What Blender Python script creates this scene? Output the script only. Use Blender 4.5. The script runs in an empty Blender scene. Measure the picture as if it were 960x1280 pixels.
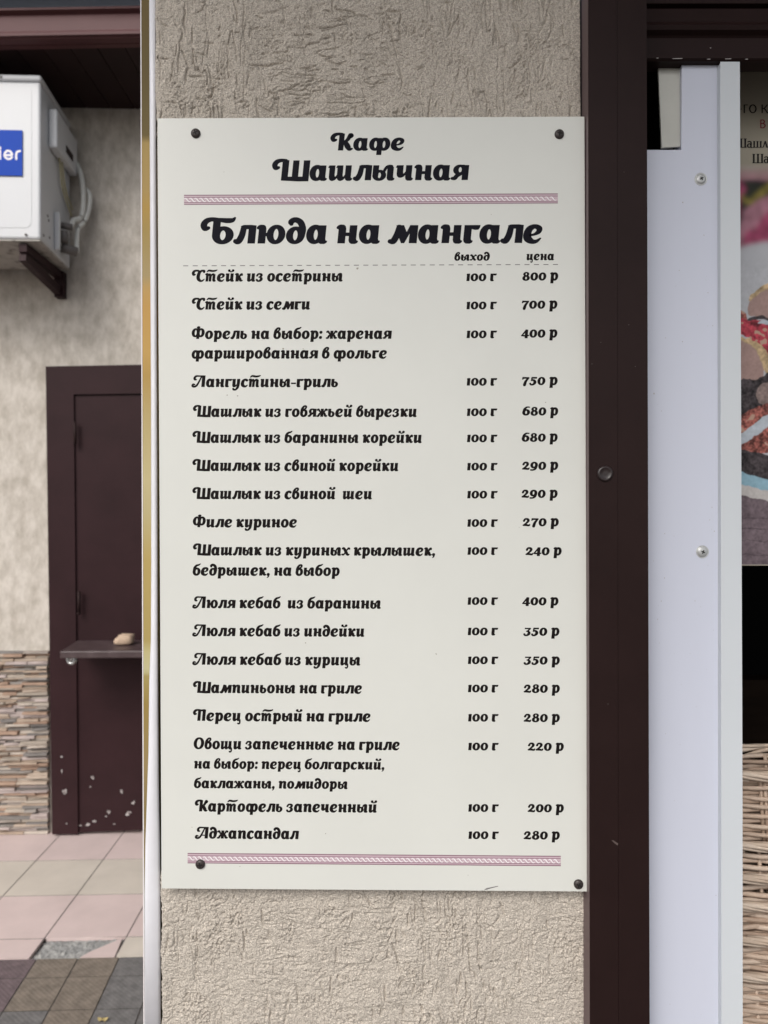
import bpy, math, random
import numpy as np
from mathutils import Vector
from mathutils.geometry import tessellate_polygon

SC = bpy.context.scene
COL = SC.collection
random.seed(7)

# ------------------------------------------------------------------ camera, sky, sun, exposure
F = 887.0            # focal length in photo pixels (photo is 960 x 1280)
EYE = 1.35           # camera height above the floor
cam = bpy.data.cameras.new('camera')
cam.sensor_fit = 'HORIZONTAL'; cam.sensor_width = 36.0
cam.lens = 36.0 * F / 960.0
cam.clip_start = 0.02; cam.clip_end = 400.0
cam.dof.use_dof = True; cam.dof.focus_distance = 0.83; cam.dof.aperture_fstop = 9.5
camo = bpy.data.objects.new('camera', cam); COL.objects.link(camo)
camo.location = (0, 0, EYE); camo.rotation_euler = (math.radians(90), 0, 0)
SC.camera = camo

SUN_EL, SUN_AZ = 42.0, 205.0          # azimuth measured clockwise from +Y; light comes from behind, a bit left
world = bpy.data.worlds.new("World"); SC.world = world; world.use_nodes = True
wn = world.node_tree; wn.nodes.clear()
sky = wn.nodes.new('ShaderNodeTexSky'); sky.sky_type = 'NISHITA'; sky.sun_disc = False
sky.sun_elevation = math.radians(SUN_EL); sky.sun_rotation = math.radians(SUN_AZ)
sky.dust_density = 4.0; sky.air_density = 1.0
hs = wn.nodes.new('ShaderNodeHueSaturation'); hs.inputs['Saturation'].default_value = 0.30
bg = wn.nodes.new('ShaderNodeBackground'); bg.inputs['Strength'].default_value = 0.15
wo = wn.nodes.new('ShaderNodeOutputWorld')
wn.links.new(sky.outputs[0], hs.inputs['Color']); wn.links.new(hs.outputs[0], bg.inputs[0]); wn.links.new(bg.outputs[0], wo.inputs[0])

sl = bpy.data.lights.new('sun', 'SUN'); sl.energy = 0.9; sl.angle = math.radians(22); sl.color = (1.0, 0.95, 0.88)
so = bpy.data.objects.new('sun', sl); COL.objects.link(so)
_az, _el = math.radians(SUN_AZ), math.radians(SUN_EL)
_d = Vector((math.sin(_az) * math.cos(_el), math.cos(_az) * math.cos(_el), math.sin(_el)))
so.rotation_euler = _d.to_track_quat('Z', 'Y').to_euler(); so.location = _d * 20

SC.view_settings.view_transform = 'Standard'; SC.view_settings.look = 'None'
SC.view_settings.gamma = 1.0; SC.view_settings.use_curve_mapping = False
SC.view_settings.exposure = 0.27
SC.cycles.max_bounces = 6

# ------------------------------------------------------------------ helpers
def P(px, py, d):
    return Vector(((px - 480) / F * d, d, EYE - (py - 640) / F * d))

YAW = 0.038
def BP(px, py, off=0.0):            # point on the (slightly turned) far wall, off metres in front of it
    k = (px - 480) / F
    t = (3.0 - off + YAW * 1.285) / (1 - YAW * k)
    return Vector((k * t, t, EYE - (py - 640) / F * t))
def WY(x, off=0.0): return 3.0 - off + YAW * (x + 1.285)

class MB:
    def __init__(s): s.v = []; s.f = []; s.m = []
    def add(s, verts, faces, mi=0):
        b = len(s.v); s.v += [tuple(v) for v in verts]
        for f in faces: s.f.append(tuple(b + i for i in f)); s.m.append(mi)
    def quad(s, a, b, c, d, mi=0): s.add([a, b, c, d], [(0, 1, 2, 3)], mi)
    def prism(s, front, ext, mi=0, mside=None):
        front = [Vector(p) for p in front]; ext = Vector(ext); n = len(front)
        tri = tessellate_polygon([front])
        vs = front + [p + ext for p in front]
        # orient: front faces -ext
        fs = []
        for t in tri:
            a, b, c = (front[i] for i in t)
            if (b - a).cross(c - a).dot(ext) > 0: t = (t[0], t[2], t[1])
            fs.append(tuple(t)); fs.append(tuple(n + i for i in (t[0], t[2], t[1])))
        area = sum((front[i].cross(front[(i + 1) % n]) for i in range(n)), Vector())
        flip = area.dot(ext) > 0
        s.add(vs, fs, mi)
        sd = []
        for i in range(n):
            j = (i + 1) % n
            q = (i, i + n, j + n, j) if not flip else (i, j, j + n, i + n)
            sd.append(q)
        s.add(vs, sd, mi if mside is None else mside)
    def flat(s, pts, mi=0):
        pts = [Vector(p) for p in pts]
        fs = []
        for t in tessellate_polygon([pts]):
            a, b, c = (pts[i] for i in t)
            if (b - a).cross(c - a).y > 0: t = (t[0], t[2], t[1])
            fs.append(tuple(t))
        s.add(pts, fs, mi)
    def box(s, x0, x1, y0, y1, z0, z1, mi=0):
        v = [(x, y, z) for z in (z0, z1) for y in (y0, y1) for x in (x0, x1)]
        s.add(v, [(0, 2, 3, 1), (4, 5, 7, 6), (0, 1, 5, 4), (2, 6, 7, 3), (0, 4, 6, 2), (1, 3, 7, 5)], mi)
    def hexa(s, a, b, mi=0):         # a: 4 points ring, b: opposite 4 points ring
        s.add(list(a) + list(b), [(0, 1, 2, 3), (7, 6, 5, 4), (0, 4, 5, 1), (1, 5, 6, 2), (2, 6, 7, 3), (3, 7, 4, 0)], mi)
    def tube(s, pts, r, n=8, mi=0, closed=False):
        pts = [Vector(p) for p in pts]; m = len(pts); rings = []
        for i, p in enumerate(pts):
            if closed: t = pts[(i + 1) % m] - pts[i - 1]
            else: t = pts[min(i + 1, m - 1)] - pts[max(i - 1, 0)]
            t.normalize()
            up = Vector((0, 0, 1)) if abs(t.z) < 0.9 else Vector((1, 0, 0))
            u = t.cross(up).normalized(); w = u.cross(t)
            rr = r[i] if isinstance(r, (list, tuple)) else r
            rings.append([p + (u * math.cos(a) + w * math.sin(a)) * rr for a in (2 * math.pi * k / n for k in range(n))])
        vs = [q for g in rings for q in g]; fs = []
        for i in range(m if closed else m - 1):
            j = (i + 1) % m
            for k in range(n):
                l = (k + 1) % n
                fs.append((i * n + k, i * n + l, j * n + l, j * n + k))
        if not closed:
            fs.append(tuple(range(n - 1, -1, -1))); fs.append(tuple((m - 1) * n + k for k in range(n)))
        s.add(vs, fs, mi)
    def lathe(s, prof, n=24, mi=0, c=(0, 0, 0)):       # axis -Y: prof = [(radius, toward camera)]
        vs = []; fs = []
        for r, h in prof:
            for k in range(n):
                a = 2 * math.pi * k / n
                vs.append((c[0] + r * math.cos(a), c[1] - h, c[2] + r * math.sin(a)))
        for i in range(len(prof) - 1):
            for k in range(n):
                l = (k + 1) % n
                fs.append((i * n + k, i * n + l, (i + 1) * n + l, (i + 1) * n + k))
        fs.append(tuple((len(prof) - 1) * n + k for k in range(n)))
        s.add(vs, fs, mi)
    def mesh(s, name, mats, smooth=False):
        me = bpy.data.meshes.new(name); me.from_pydata(s.v, [], s.f)
        for m in (mats if isinstance(mats, (list, tuple)) else [mats]): me.materials.append(m)
        me.polygons.foreach_set('material_index', s.m)
        if smooth: me.polygons.foreach_set('use_smooth', [True] * len(s.f))
        me.update(); return me
    def build(s, name, mats, parent=None, smooth=False, bevel=0.0, seg=2):
        o = bpy.data.objects.new(name, s.mesh(name, mats, smooth)); COL.objects.link(o)
        if parent is not None: attach(o, parent)
        if bevel:
            b = o.modifiers.new('bevel', 'BEVEL'); b.width = bevel; b.segments = seg; b.limit_method = 'ANGLE'; b.angle_limit = 0.6
        return o

def world_loc(o):
    p = Vector(o.location)
    while o.parent is not None: o = o.parent; p += Vector(o.location)
    return p
def attach(o, parent):
    o.parent = parent; o.location = -world_loc(parent)
def place(o, parent, loc):
    o.parent = parent; o.location = Vector(loc) - world_loc(parent)
def tag(o, label, cat, group=None):
    o['label'] = label; o['category'] = cat
    if group: o['group'] = group
    return o
def thing(name, loc, label, cat, group=None):
    o = bpy.data.objects.new(name, None); COL.objects.link(o); o.location = loc; o.empty_display_size = 0.05
    return tag(o, label, cat, group)
def setting(o, kind='structure'): o['kind'] = kind; return o

MATS = {}
def mat(name, col, rough=0.6, var=0.0, scale=20.0, bump=0.0, bscale=200.0, col2=None, stretch=(1, 1, 1), metal=0.0, spec=0.5, thresh=None, coat=0.0):
    m = bpy.data.materials.new(name); m.use_nodes = True
    nt = m.node_tree; b = nt.nodes['Principled BSDF']
    b.inputs['Base Color'].default_value = (*col, 1); b.inputs['Roughness'].default_value = rough
    b.inputs['Metallic'].default_value = metal; b.inputs['Specular IOR Level'].default_value = spec
    if coat: b.inputs['Coat Weight'].default_value = coat; b.inputs['Coat Roughness'].default_value = 0.12
    tc = nt.nodes.new('ShaderNodeTexCoord'); mp = nt.nodes.new('ShaderNodeMapping'); mp.inputs['Scale'].default_value = stretch
    nt.links.new(tc.outputs['Object'], mp.inputs['Vector'])
    if var or col2:
        n = nt.nodes.new('ShaderNodeTexNoise'); n.inputs['Scale'].default_value = scale; n.inputs['Detail'].default_value = 6; n.inputs['Roughness'].default_value = 0.62
        nt.links.new(mp.outputs[0], n.inputs['Vector'])
        r = nt.nodes.new('ShaderNodeValToRGB')
        lo, hi = thresh if thresh else (0.3, 0.7)
        r.color_ramp.elements[0].position = lo; r.color_ramp.elements[1].position = hi
        c2 = col2 if col2 else tuple(c * (1 + var) for c in col)
        c1 = col if col2 else tuple(c * (1 - var) for c in col)
        r.color_ramp.elements[0].color = (*c1, 1); r.color_ramp.elements[1].color = (*c2, 1)
        nt.links.new(n.outputs['Fac'], r.inputs[0]); nt.links.new(r.outputs[0], b.inputs['Base Color'])
    if bump:
        n2 = nt.nodes.new('ShaderNodeTexNoise'); n2.inputs['Scale'].default_value = bscale; n2.inputs['Detail'].default_value = 5
        nt.links.new(mp.outputs[0], n2.inputs['Vector'])
        bp = nt.nodes.new('ShaderNodeBump'); bp.inputs['Strength'].default_value = bump; bp.inputs['Distance'].default_value = 0.002
        nt.links.new(n2.outputs['Fac'], bp.inputs['Height']); nt.links.new(bp.outputs[0], b.inputs['Normal'])
    MATS[name] = m
    return m

def ramp(node, stops):
    el = node.color_ramp.elements; stops = sorted(stops)
    el[0].position = stops[0][0]; el[0].color = (*stops[0][1], 1)
    el[1].position = stops[-1][0]; el[1].color = (*stops[-1][1], 1)
    for p_, c_ in stops[1:-1]:
        e = el.new(p_); e.color = (*c_, 1)

def island_mat(name, cols, rough=0.6, bump=0.0, bscale=300):
    m = bpy.data.materials.new(name); m.use_nodes = True
    nt = m.node_tree; b = nt.nodes['Principled BSDF']; b.inputs['Roughness'].default_value = rough
    g = nt.nodes.new('ShaderNodeNewGeometry'); r = nt.nodes.new('ShaderNodeValToRGB')
    ramp(r, [(i / (len(cols) - 1), c) for i, c in enumerate(cols)])
    nt.links.new(g.outputs['Random Per Island'], r.inputs[0])
    n = nt.nodes.new('ShaderNodeTexNoise'); n.inputs['Scale'].default_value = bscale; n.inputs['Detail'].default_value = 4
    tc = nt.nodes.new('ShaderNodeTexCoord'); nt.links.new(tc.outputs['Object'], n.inputs['Vector'])
    mx = nt.nodes.new('ShaderNodeMixRGB'); mx.blend_type = 'MULTIPLY'; mx.inputs[0].default_value = 0.22
    nt.links.new(r.outputs[0], mx.inputs[1]); nt.links.new(n.outputs['Fac'], mx.inputs[2])
    bc = nt.nodes.new('ShaderNodeBrightContrast'); bc.inputs['Bright'].default_value = 0.06
    nt.links.new(mx.outputs[0], bc.inputs[0]); nt.links.new(bc.outputs[0], b.inputs['Base Color'])
    if bump:
        bp = nt.nodes.new('ShaderNodeBump'); bp.inputs['Strength'].default_value = bump; bp.inputs['Distance'].default_value = 0.003
        nt.links.new(n.outputs['Fac'], bp.inputs['Height']); nt.links.new(bp.outputs[0], b.inputs['Normal'])
    return m

M_sign = mat('sign_plastic', (0.652, 0.66, 0.622), 0.36, var=0.022, scale=7)
M_ink_navy = mat('ink_navy', (0.008, 0.008, 0.013), 0.6, spec=0.08)
M_ink = mat('ink_black', (0.010, 0.0075, 0.0075), 0.6, spec=0.08)
M_mauve = mat('print_mauve', (0.21, 0.105, 0.145), 0.5)
M_pink = mat('print_pink', (0.54, 0.41, 0.46), 0.5)
M_white = mat('print_white', (0.80, 0.76, 0.78), 0.5)
M_dash = mat('print_grey', (0.16, 0.15, 0.15), 0.5)
M_speck = mat('dirt_speck', (0.33, 0.31, 0.27), 0.8)
M_screw = mat('black_screw', (0.042, 0.033, 0.031), 0.42, metal=0.2)
M_recess = mat('screw_recess', (0.004, 0.003, 0.003), 0.8)
M_zinc = mat('zinc_screw', (0.50, 0.51, 0.51), 0.45, metal=0.5, var=0.1, scale=600)
M_stucco = mat('bark_stucco', (0.50, 0.452, 0.395), 0.95, var=0.30, scale=620, bump=1.0, bscale=560, spec=0.1, thresh=(.36, .64))
M_plaster = mat('far_plaster', (0.425, 0.385, 0.335), 0.92, col2=(0.62, 0.575, 0.52), scale=24.0, bump=1.0, bscale=130, stretch=(1, 1, 0.55), spec=0.2, thresh=(0.34, 0.64))
M_brown = mat('brown_metal', (0.0185, 0.0095, 0.0090), 0.45, var=0.12, scale=9, bump=0.04, bscale=350, spec=0.12)
M_brown_side = M_brown
M_door = mat('door_paint', (0.029, 0.0125, 0.0145), 0.5, spec=0.14, var=0.16, scale=5, bump=0.12, bscale=90)
M_pvc = mat('white_pvc', (0.56, 0.587, 0.685), 0.33, var=0.018, scale=4, stretch=(3, 3, 0.6))
M_pvc2 = mat('grey_white_pvc', (0.57, 0.605, 0.64), 0.32, var=0.015, scale=4)
M_strip = mat('old_white_pvc', (0.50, 0.50, 0.46), 0.4, var=0.05, scale=30)
M_film = mat('white_film', (0.74, 0.74, 0.78), 0.4, var=0.05, scale=16, bump=0.15, bscale=40)
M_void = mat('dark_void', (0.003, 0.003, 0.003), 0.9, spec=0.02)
M_cab = mat('dark_wood', (0.010, 0.006, 0.004), 0.6, spec=0.05, var=0.35, scale=6, stretch=(1, 1, 6))
M_acwhite = mat('ac_white', (0.58, 0.59, 0.61), 0.38, var=0.02, scale=3)
M_acdirty = mat('ac_dirty_base', (0.42, 0.40, 0.37), 0.6, col2=(0.10, 0.085, 0.07), scale=28, thresh=(0.5, 0.72))
M_blue = mat('badge_blue', (0.010, 0.060, 0.40), 0.5, spec=0.12)
M_hose = mat('hose_grey', (0.58, 0.58, 0.55), 0.55)
M_hosed = mat('hose_dark', (0.13, 0.12, 0.115), 0.6)
M_wire = mat('wire_cream', (0.46, 0.42, 0.27), 0.5)
M_rooftile = mat('slate_roof', (0.40, 0.43, 0.58), 0.6, var=0.12, scale=20)
M_gutter = mat('brown_gutter', (0.090, 0.036, 0.038), 0.5, spec=0.2, var=0.08, scale=5)
M_soffit = mat('brown_soffit', (0.026, 0.014, 0.014), 0.6, spec=0.15, var=0.15, scale=6)
M_chip = mat('bare_chip', (0.44, 0.41, 0.40), 0.7, col2=(.10, .075, .075), scale=95, thresh=(.45, .62))
M_steel = mat('steel', (0.42, 0.43, 0.43), 0.3, metal=0.8)
M_bread = mat('tan_crumb', (0.50, 0.37, 0.27), 0.85, var=0.15, scale=60, bump=0.6, bscale=180)
M_tpink = mat('tile_pink', (0.62, 0.505, 0.485), 0.5, var=0.07, scale=7, bump=0.1, bscale=150)
M_tbeige = mat('tile_beige', (0.585, 0.53, 0.465), 0.5, var=0.07, scale=7, bump=0.1, bscale=150)
M_grout = mat('grout', (0.13, 0.11, 0.105), 0.9, var=0.2, scale=60)
M_conc = mat('broken_concrete', (0.27, 0.27, 0.265), 0.95, col2=(0.50, 0.49, 0.47), scale=38, bump=1.0, bscale=90, thresh=(0.45, 0.68))
M_ground = mat('ground_asphalt', (0.12, 0.115, 0.11), 0.95, var=0.2, scale=8)

def paver_mat(name, c):
    m = mat(name, c, 0.9, var=0.28, scale=34, bump=0.5, bscale=120)
    nt = m.node_tree; b = nt.nodes['Principled BSDF']
    w = nt.nodes.new('ShaderNodeTexWave'); w.inputs['Scale'].default_value = 30; w.inputs['Distortion'].default_value = 2.0; w.inputs['Detail'].default_value = 2
    w.bands_direction = 'X'
    mp = nt.nodes.new('ShaderNodeMapping'); mp.inputs['Rotation'].default_value = (0, 0, math.radians(-52))
    tc = nt.nodes.new('ShaderNodeTexCoord'); nt.links.new(tc.outputs['Object'], mp.inputs[0]); nt.links.new(mp.outputs[0], w.inputs['Vector'])
    src = b.inputs['Base Color'].links[0].from_socket
    mx = nt.nodes.new('ShaderNodeMixRGB'); mx.blend_type = 'MULTIPLY'; mx.inputs[0].default_value = 0.08
    nt.links.new(src, mx.inputs[1]); nt.links.new(w.outputs['Color'], mx.inputs[2]); nt.links.new(mx.outputs[0], b.inputs['Base Color'])
    bp = nt.nodes.new('ShaderNodeBump'); bp.inputs['Strength'].default_value = 0.16; bp.inputs['Distance'].default_value = 0.002
    old = b.inputs['Normal'].links[0].from_socket
    nt.links.new(w.outputs['Fac'], bp.inputs['Height']); nt.links.new(old, bp.inputs['Normal']); nt.links.new(bp.outputs[0], b.inputs['Normal'])
    return m
M_pv_purple = paver_mat('paver_purple', (0.145, 0.108, 0.115))
M_pv_brown = paver_mat('paver_brown', (0.195, 0.162, 0.132))
M_pv_grey = paver_mat('paver_grey', (0.155, 0.148, 0.146))

# ------------------------------------------------------------------ ground
g = MB(); g.quad((-60, -60, -0.03), (60, -60, -0.03), (60, 60, -0.03), (-60, 60, -0.03))
setting(g.build('ground', M_ground))

def tile_pt(i, dj):
    x = -1.34 + 0.257 * i; y = dj
    for _ in range(3):
        y = dj + 0.035 * (x + 1.2); x = -1.34 + 0.257 * i - 0.03 * (y - 2.5)
    return Vector((x, y, 0))
EDGE = 2.140
def edge_y(x): return EDGE + 0.035 * (x + 1.2)
fl = MB()
rows = [EDGE, 2.242, 2.498, 2.753, 3.01]
g_ = 0.0022
for r in range(4):
    for i in range(-8, 12):
        a, b, c, d = tile_pt(i, rows[r]), tile_pt(i + 1, rows[r]), tile_pt(i + 1, rows[r + 1]), tile_pt(i, rows[r + 1])
        gx = Vector((g_, 0, 0)); gy = Vector((0, g_, 0))
        lo = gy if r else Vector((0, 0.002, 0))
        q = [a + gx + lo, b - gx + lo, c - gx - gy, d + gx - gy]
        beige = (r == 2 and i >= -1) or (r == 0 and i >= 2) or (r in (1, 3) and (i * 7 + r * 3) % 5 == 0 and i < -2)
        mi = 1 if beige else 0
        if r == 0 and i == 1:               # broken tile: only a triangular piece is left
            tri = [q[1] + Vector((0.0, 0, 0)), q[2] + Vector((-0.008, -0.004, 0)), q[1] + (q[0] - q[1]) * 0.33 + (q[3] - q[0]) * 0.28, q[1] + (q[0] - q[1]) * 0.41]
            fl.prism(tri, (0, 0, -0.012), mi); continue
        fl.prism(q, (0, 0, -0.012), mi)
fo = setting(fl.build('tiled_floor', [M_tpink, M_tbeige], bevel=0.0012))
gr = MB()
a, b = Vector((-3.6, edge_y(-3.6) + 0.003, -.0010)), Vector((2.2, edge_y(2.2) + 0.003, -.0010))
# grout bed, left open where the tile is broken away
h0, h1 = tile_pt(1, EDGE), tile_pt(2, 2.242)
gr.quad((-3.6, edge_y(-3.6) + 0.003, -.0010), (h0.x, edge_y(h0.x) + 0.003, -.0010), (h0.x, 3.2, -.0010), (-3.6, 3.1, -.0010))
gr.quad((h0.x, h1.y - 0.004, -.0010), (h1.x, h1.y, -.0010), (h1.x, 3.2, -.0010), (h0.x, 3.2, -.0010))
gr.quad((h1.x, edge_y(h1.x) + 0.003, -.0010), (2.2, edge_y(2.2) + 0.003, -.0010), (2.2, 3.3, -.0010), (h1.x, 3.2, -.0010))
setting(gr.build('floor_grout', M_grout))
# rough concrete bed in the hole
rng = np.random.default_rng(3)
n1, n2 = 60, 26
cb = MB(); vs = []; fs = []
for j in range(n2):
    for i in range(n1):
        u, w = i / (n1 - 1), j / (n2 - 1)
        p = (tile_pt(1, EDGE) * (1 - u) + tile_pt(2, EDGE) * u) * (1 - w) + (tile_pt(1, 2.242) * (1 - u) + tile_pt(2, 2.242) * u) * w
        vs.append((p.x, p.y, -0.0085 + 0.0022 * rng.standard_normal() - 0.004 * (1 - min(1, 6 * min(u, 1 - u, 1 - w + .05)))))
for j in range(n2 - 1):
    for i in range(n1 - 1):
        k = j * n1 + i; fs.append((k, k + 1, k + n1 + 1, k + n1))
cb.add(vs, fs); setting(cb.build('broken_floor_bed', M_conc, smooth=True))

pv = MB(); prow = [EDGE, 2.051, 1.913]
while prow[-1] > -2.5: prow.append(prow[-1] - 0.138)
def pv_pt(i, dj):
    x = -1.041 + 0.1235 * i; y = dj
    for _ in range(3):
        y = dj + 0.035 * (x + 1.2); x = -1.041 + 0.1235 * i - 0.08 * (y - 2.05)
    return Vector((x, y, 0))
for r in range(len(prow) - 1):
    for i in range(-20, 22):
        gx = Vector((0.0021, 0, 0)); gy = Vector((0, 0.0024, 0))
        j = Vector((0, 0, random.uniform(-0.0010, 0.0)))
        q = [pv_pt(i, prow[r + 1]) + gx + gy + j, pv_pt(i + 1, prow[r + 1]) - gx + gy + j, pv_pt(i + 1, prow[r]) - gx - gy + j, pv_pt(i, prow[r]) + gx - gy + j]
        if r < 2 and -3 <= i <= 4: mi = 0 if i < 0 else (1 if i < 2 else 2)
        elif r == 2 and -3 <= i <= 4: mi = 2 if i != 1 else 1
        else: mi = random.choice((0, 1, 1, 2, 2))
        pv.prism(q, (0, 0, -0.02), mi)
setting(pv.build('paved_walkway', [M_pv_purple, M_pv_brown, M_pv_grey], bevel=0.0015))
pj = MB(); pj.quad((-4, -2.6, -0.0024), (2.4, -2.6, -0.0024), (2.4, 2.262, -0.0024), (-4, 2.04, -0.0024))
setting(pj.build('paving_joints', mat('joint_sand', (0.075, 0.066, 0.06), 0.95, var=0.3, scale=80)))

lf = MB()
c = P(128, 1277, EYE * F / 637.0); c.z = 0.003
ol = []
for k in range(14):
    a = 2 * math.pi * k / 14; r = 0.011 * (1 + 0.35 * math.sin(5 * a)) 
    ol.append(c + Vector((r * 1.15 * math.cos(a), r * 0.8 * math.sin(a), 0.003 * math.sin(3 * a) + 0.003)))
lf.add([c + Vector((0, 0, 0.001))] + ol, [(0, 1 + k, 1 + (k + 1) % 14) for k in range(14)])
tag(lf.build('fallen_leaf', mat('yellow_leaf', (0.36, 0.28, 0.12), 0.7, var=0.2, scale=90)), 'small dry yellow leaf lying on the grey paving', 'leaf')

# ------------------------------------------------------------------ far building
bld = thing('far_building', (-1.0, 3.02, 0), 'beige plastered building in the background with brown eaves, stone plinth and brown metal door', 'building')
def wallbox(x0, x1, z0, z1, off0, off1, mb, mi=0):     # slab along the turned wall, off0 (front) > off1
    f = [(x0, WY(x0, off0), z0), (x1, WY(x1, off0), z0), (x1, WY(x1, off0), z1), (x0, WY(x0, off0), z1)]
    k = [(x0, WY(x0, off1), z0), (x1, WY(x1, off1), z0), (x1, WY(x1, off1), z1), (x0, WY(x0, off1), z1)]
    mb.hexa(f, k, mi)
w = MB(); wallbox(-4.2, 1.6, 0, 3.3, 0.0, -0.25, w); w.build('wall', M_plaster, bld)

# ledge stone cladding left of the door
st = MB(); z = 0.002; ztop = BP(30, 812).z; xr = BP(60, 930, .02).x
pal = [(0.41, 0.33, 0.265), (0.37, 0.285, 0.22), (0.25, 0.225, 0.205), (0.33, 0.225, 0.165), (0.46, 0.40, 0.345), (0.29, 0.25, 0.22), (0.18, 0.165, 0.155), (0.40, 0.335, 0.315), (0.35, 0.30, 0.25)]
sm = [mat('ledge_stone', c, 0.85, var=0.22, scale=30, bump=0.8, bscale=110, stretch=(.5, 1, 2)) for c in pal]
while z < ztop - 0.004:
    h = min(random.choice((0.007, 0.009, 0.011, 0.0125)), ztop - z)
    x = xr
    while x > -2.6:
        L = random.uniform(0.035, 0.14); x2 = max(x - L, -2.6)
        dz = h * random.uniform(-0.12, 0.12)
        dep = random.uniform(0.008, 0.034)
        f = [(x2, WY(x2, dep), z), (x, WY(x, dep + random.uniform(-.004, .004)), z + random.uniform(0, .002)), (x, WY(x, dep), z + h - .0007), (x2, WY(x2, dep - .003), z + h - .0007 - random.uniform(0, .003))]
        k = [(x2, WY(x2, 0.001), z), (x, WY(x, 0.001), z), (x, WY(x, 0.001), z + h), (x2, WY(x2, 0.001), z + h)]
        st.hexa(f, k, random.randrange(len(pal)))
        x = x2
    z += h
st.build('stone_cladding', sm, bld)

# door: metal frame with leaf, hinges, shelf
dr = MB()
dr.prism([BP(57, 458, .045), BP(92, 493, .045), BP(97.5, 1042.5, .045), BP(65, 1043, .045)], (0, .05, 0))
dr.prism([BP(57, 458, .045), BP(320, 453, .045), BP(320, 490, .045), BP(92, 493, .045)], (0, .05, 0))
dr.prism([BP(284, 490, .045), BP(320, 490, .045), BP(320, 1034, .045), BP(284, 1035, .045)], (0, .05, 0))
door = dr.build('door', M_door, bld, bevel=0.003)
lfm = MB(); lfm.prism([BP(93.2, 494.5, .036), BP(283, 491.5, .036), BP(283, 1034, .036), BP(98.5, 1040.5, .036)], (0, .03, 0))
lfm.build('door_leaf', M_door, door, bevel=0.002)
for (hx, hy) in ((93.5, 541), (98.5, 753)):
    h = MB(); c0, c1 = BP(hx, hy - 14, .06), BP(hx + .5, hy + 14, .06)
    h.tube([c0, c1], 0.0062, 10); h.tube([c1 + Vector((-.002, 0, .004)), c1 + Vector((-.006, -.002, -.004))], 0.006, 8)
    h.build('hinge', M_soffit, door, smooth=True)
ch = MB()
spots = [(245, 183, 32, 14, -.3), (155, 365, 24, 30, .2), (410, 235, 16, 20, .4), (265, 570, 20, 14, .2), (560, 550, 18, 22, 0), (740, 562, 34, 20, -.35), (785, 470, 26, 18, -.6), (430, 640, 24, 14, .4), (365, 668, 24, 14, -.5), (295, 680, 20, 10, -.1), (390, 320, 13, 11, 0), (680, 365, 13, 22, 0), (255, 248, 14, 9, .3), (170, 660, 10, 9, 0), (125, 45, 12, 13, 0), (128, 178, 9, 22, 0), (535, 595, 10, 8, 0), (610, 665, 12, 8, 0)]
for (sx, sy, rx, ry, an) in spots:
    pts = []
    for k in range(11):
        a = -2 * math.pi * k / 11; q = random.uniform(.35, 1.25)
        ex, ey = rx * q * math.cos(a), ry * q * math.sin(a)
        pts.append(BP(60 + (sx + ex * math.cos(an) - ey * math.sin(an)) / 7.385, 940 + (sy + ex * math.sin(an) + ey * math.cos(an)) / 7.385, .0368 if sx > 230 else .0468))
    ch = MB(); ch.prism(pts, (0, .0006, 0)); ch.build('paint_chip', M_chip, door)
sh = MB(); zs = 0.816
bl, br_, fr, fl_ = Vector((-1.275, 2.955, zs)), Vector((-.60, 2.98, zs)), Vector((-.60, 2.74, zs)), Vector((-1.243, 2.72, zs))
dn = Vector((0, 0, -.028))
sh.hexa([fl_ + dn, fr + dn, fr, fl_], [bl + dn, br_ + dn, br_, bl])
sh.build('door_shelf', mat('shelf_paint', (0.060, 0.038, 0.040), 0.42, col2=(0.10, 0.072, 0.074), scale=18, thresh=(.45, .75), bump=.3, bscale=60), door, bevel=0.004)
kn = MB(); kc = P(90.5, 824, 2.74)
kn.lathe([(0.021, 0), (0.021, .008), (0.017, .016), (0.011, .018), (0.010, .010)], 20, 0, kc); kn.lathe([(0.0095, .010), (0.0095, .014), (0.004, .016)], 12, 1, kc)
kn.tube([kc, kc + Vector((0, .22, 0))], 0.006, 8, 0)
kn.build('shelf_bolt', [M_steel, M_hosed], door, smooth=True)

bd = MB(); cx = P(156, 796, 2.86); base = Vector((cx.x, cx.y, zs + .001))
n, m_ = 14, 8; vs = []; fs = []
for i in range(m_ + 1):
    t = math.pi * i / m_
    for k in range(n):
        a = 2 * math.pi * k / n
        sg = lambda v: math.copysign(abs(v) ** .55, v)
        x = 0.037 * sg(math.cos(a)) * math.sin(t) ** .5; y = 0.03 * sg(math.sin(a)) * math.sin(t) ** .5
        zz = 0.021 - 0.021 * sg(math.cos(t))
        if x < -.02: zz *= .72
        wob = 1 + .10 * math.sin(3 * a + i)
        vs.append(base + Vector((x * wob, y * wob, zz)))
for i in range(m_):
    for k in range(n):
        l = (k + 1) % n; fs.append((i * n + k, i * n + l, (i + 1) * n + l, (i + 1) * n + k))
bd.add(vs, fs)
tag(bd.build('bread_piece', M_bread, smooth=True), 'small pale tan lump of bread lying on the shelf of the brown door', 'bread')

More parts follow.
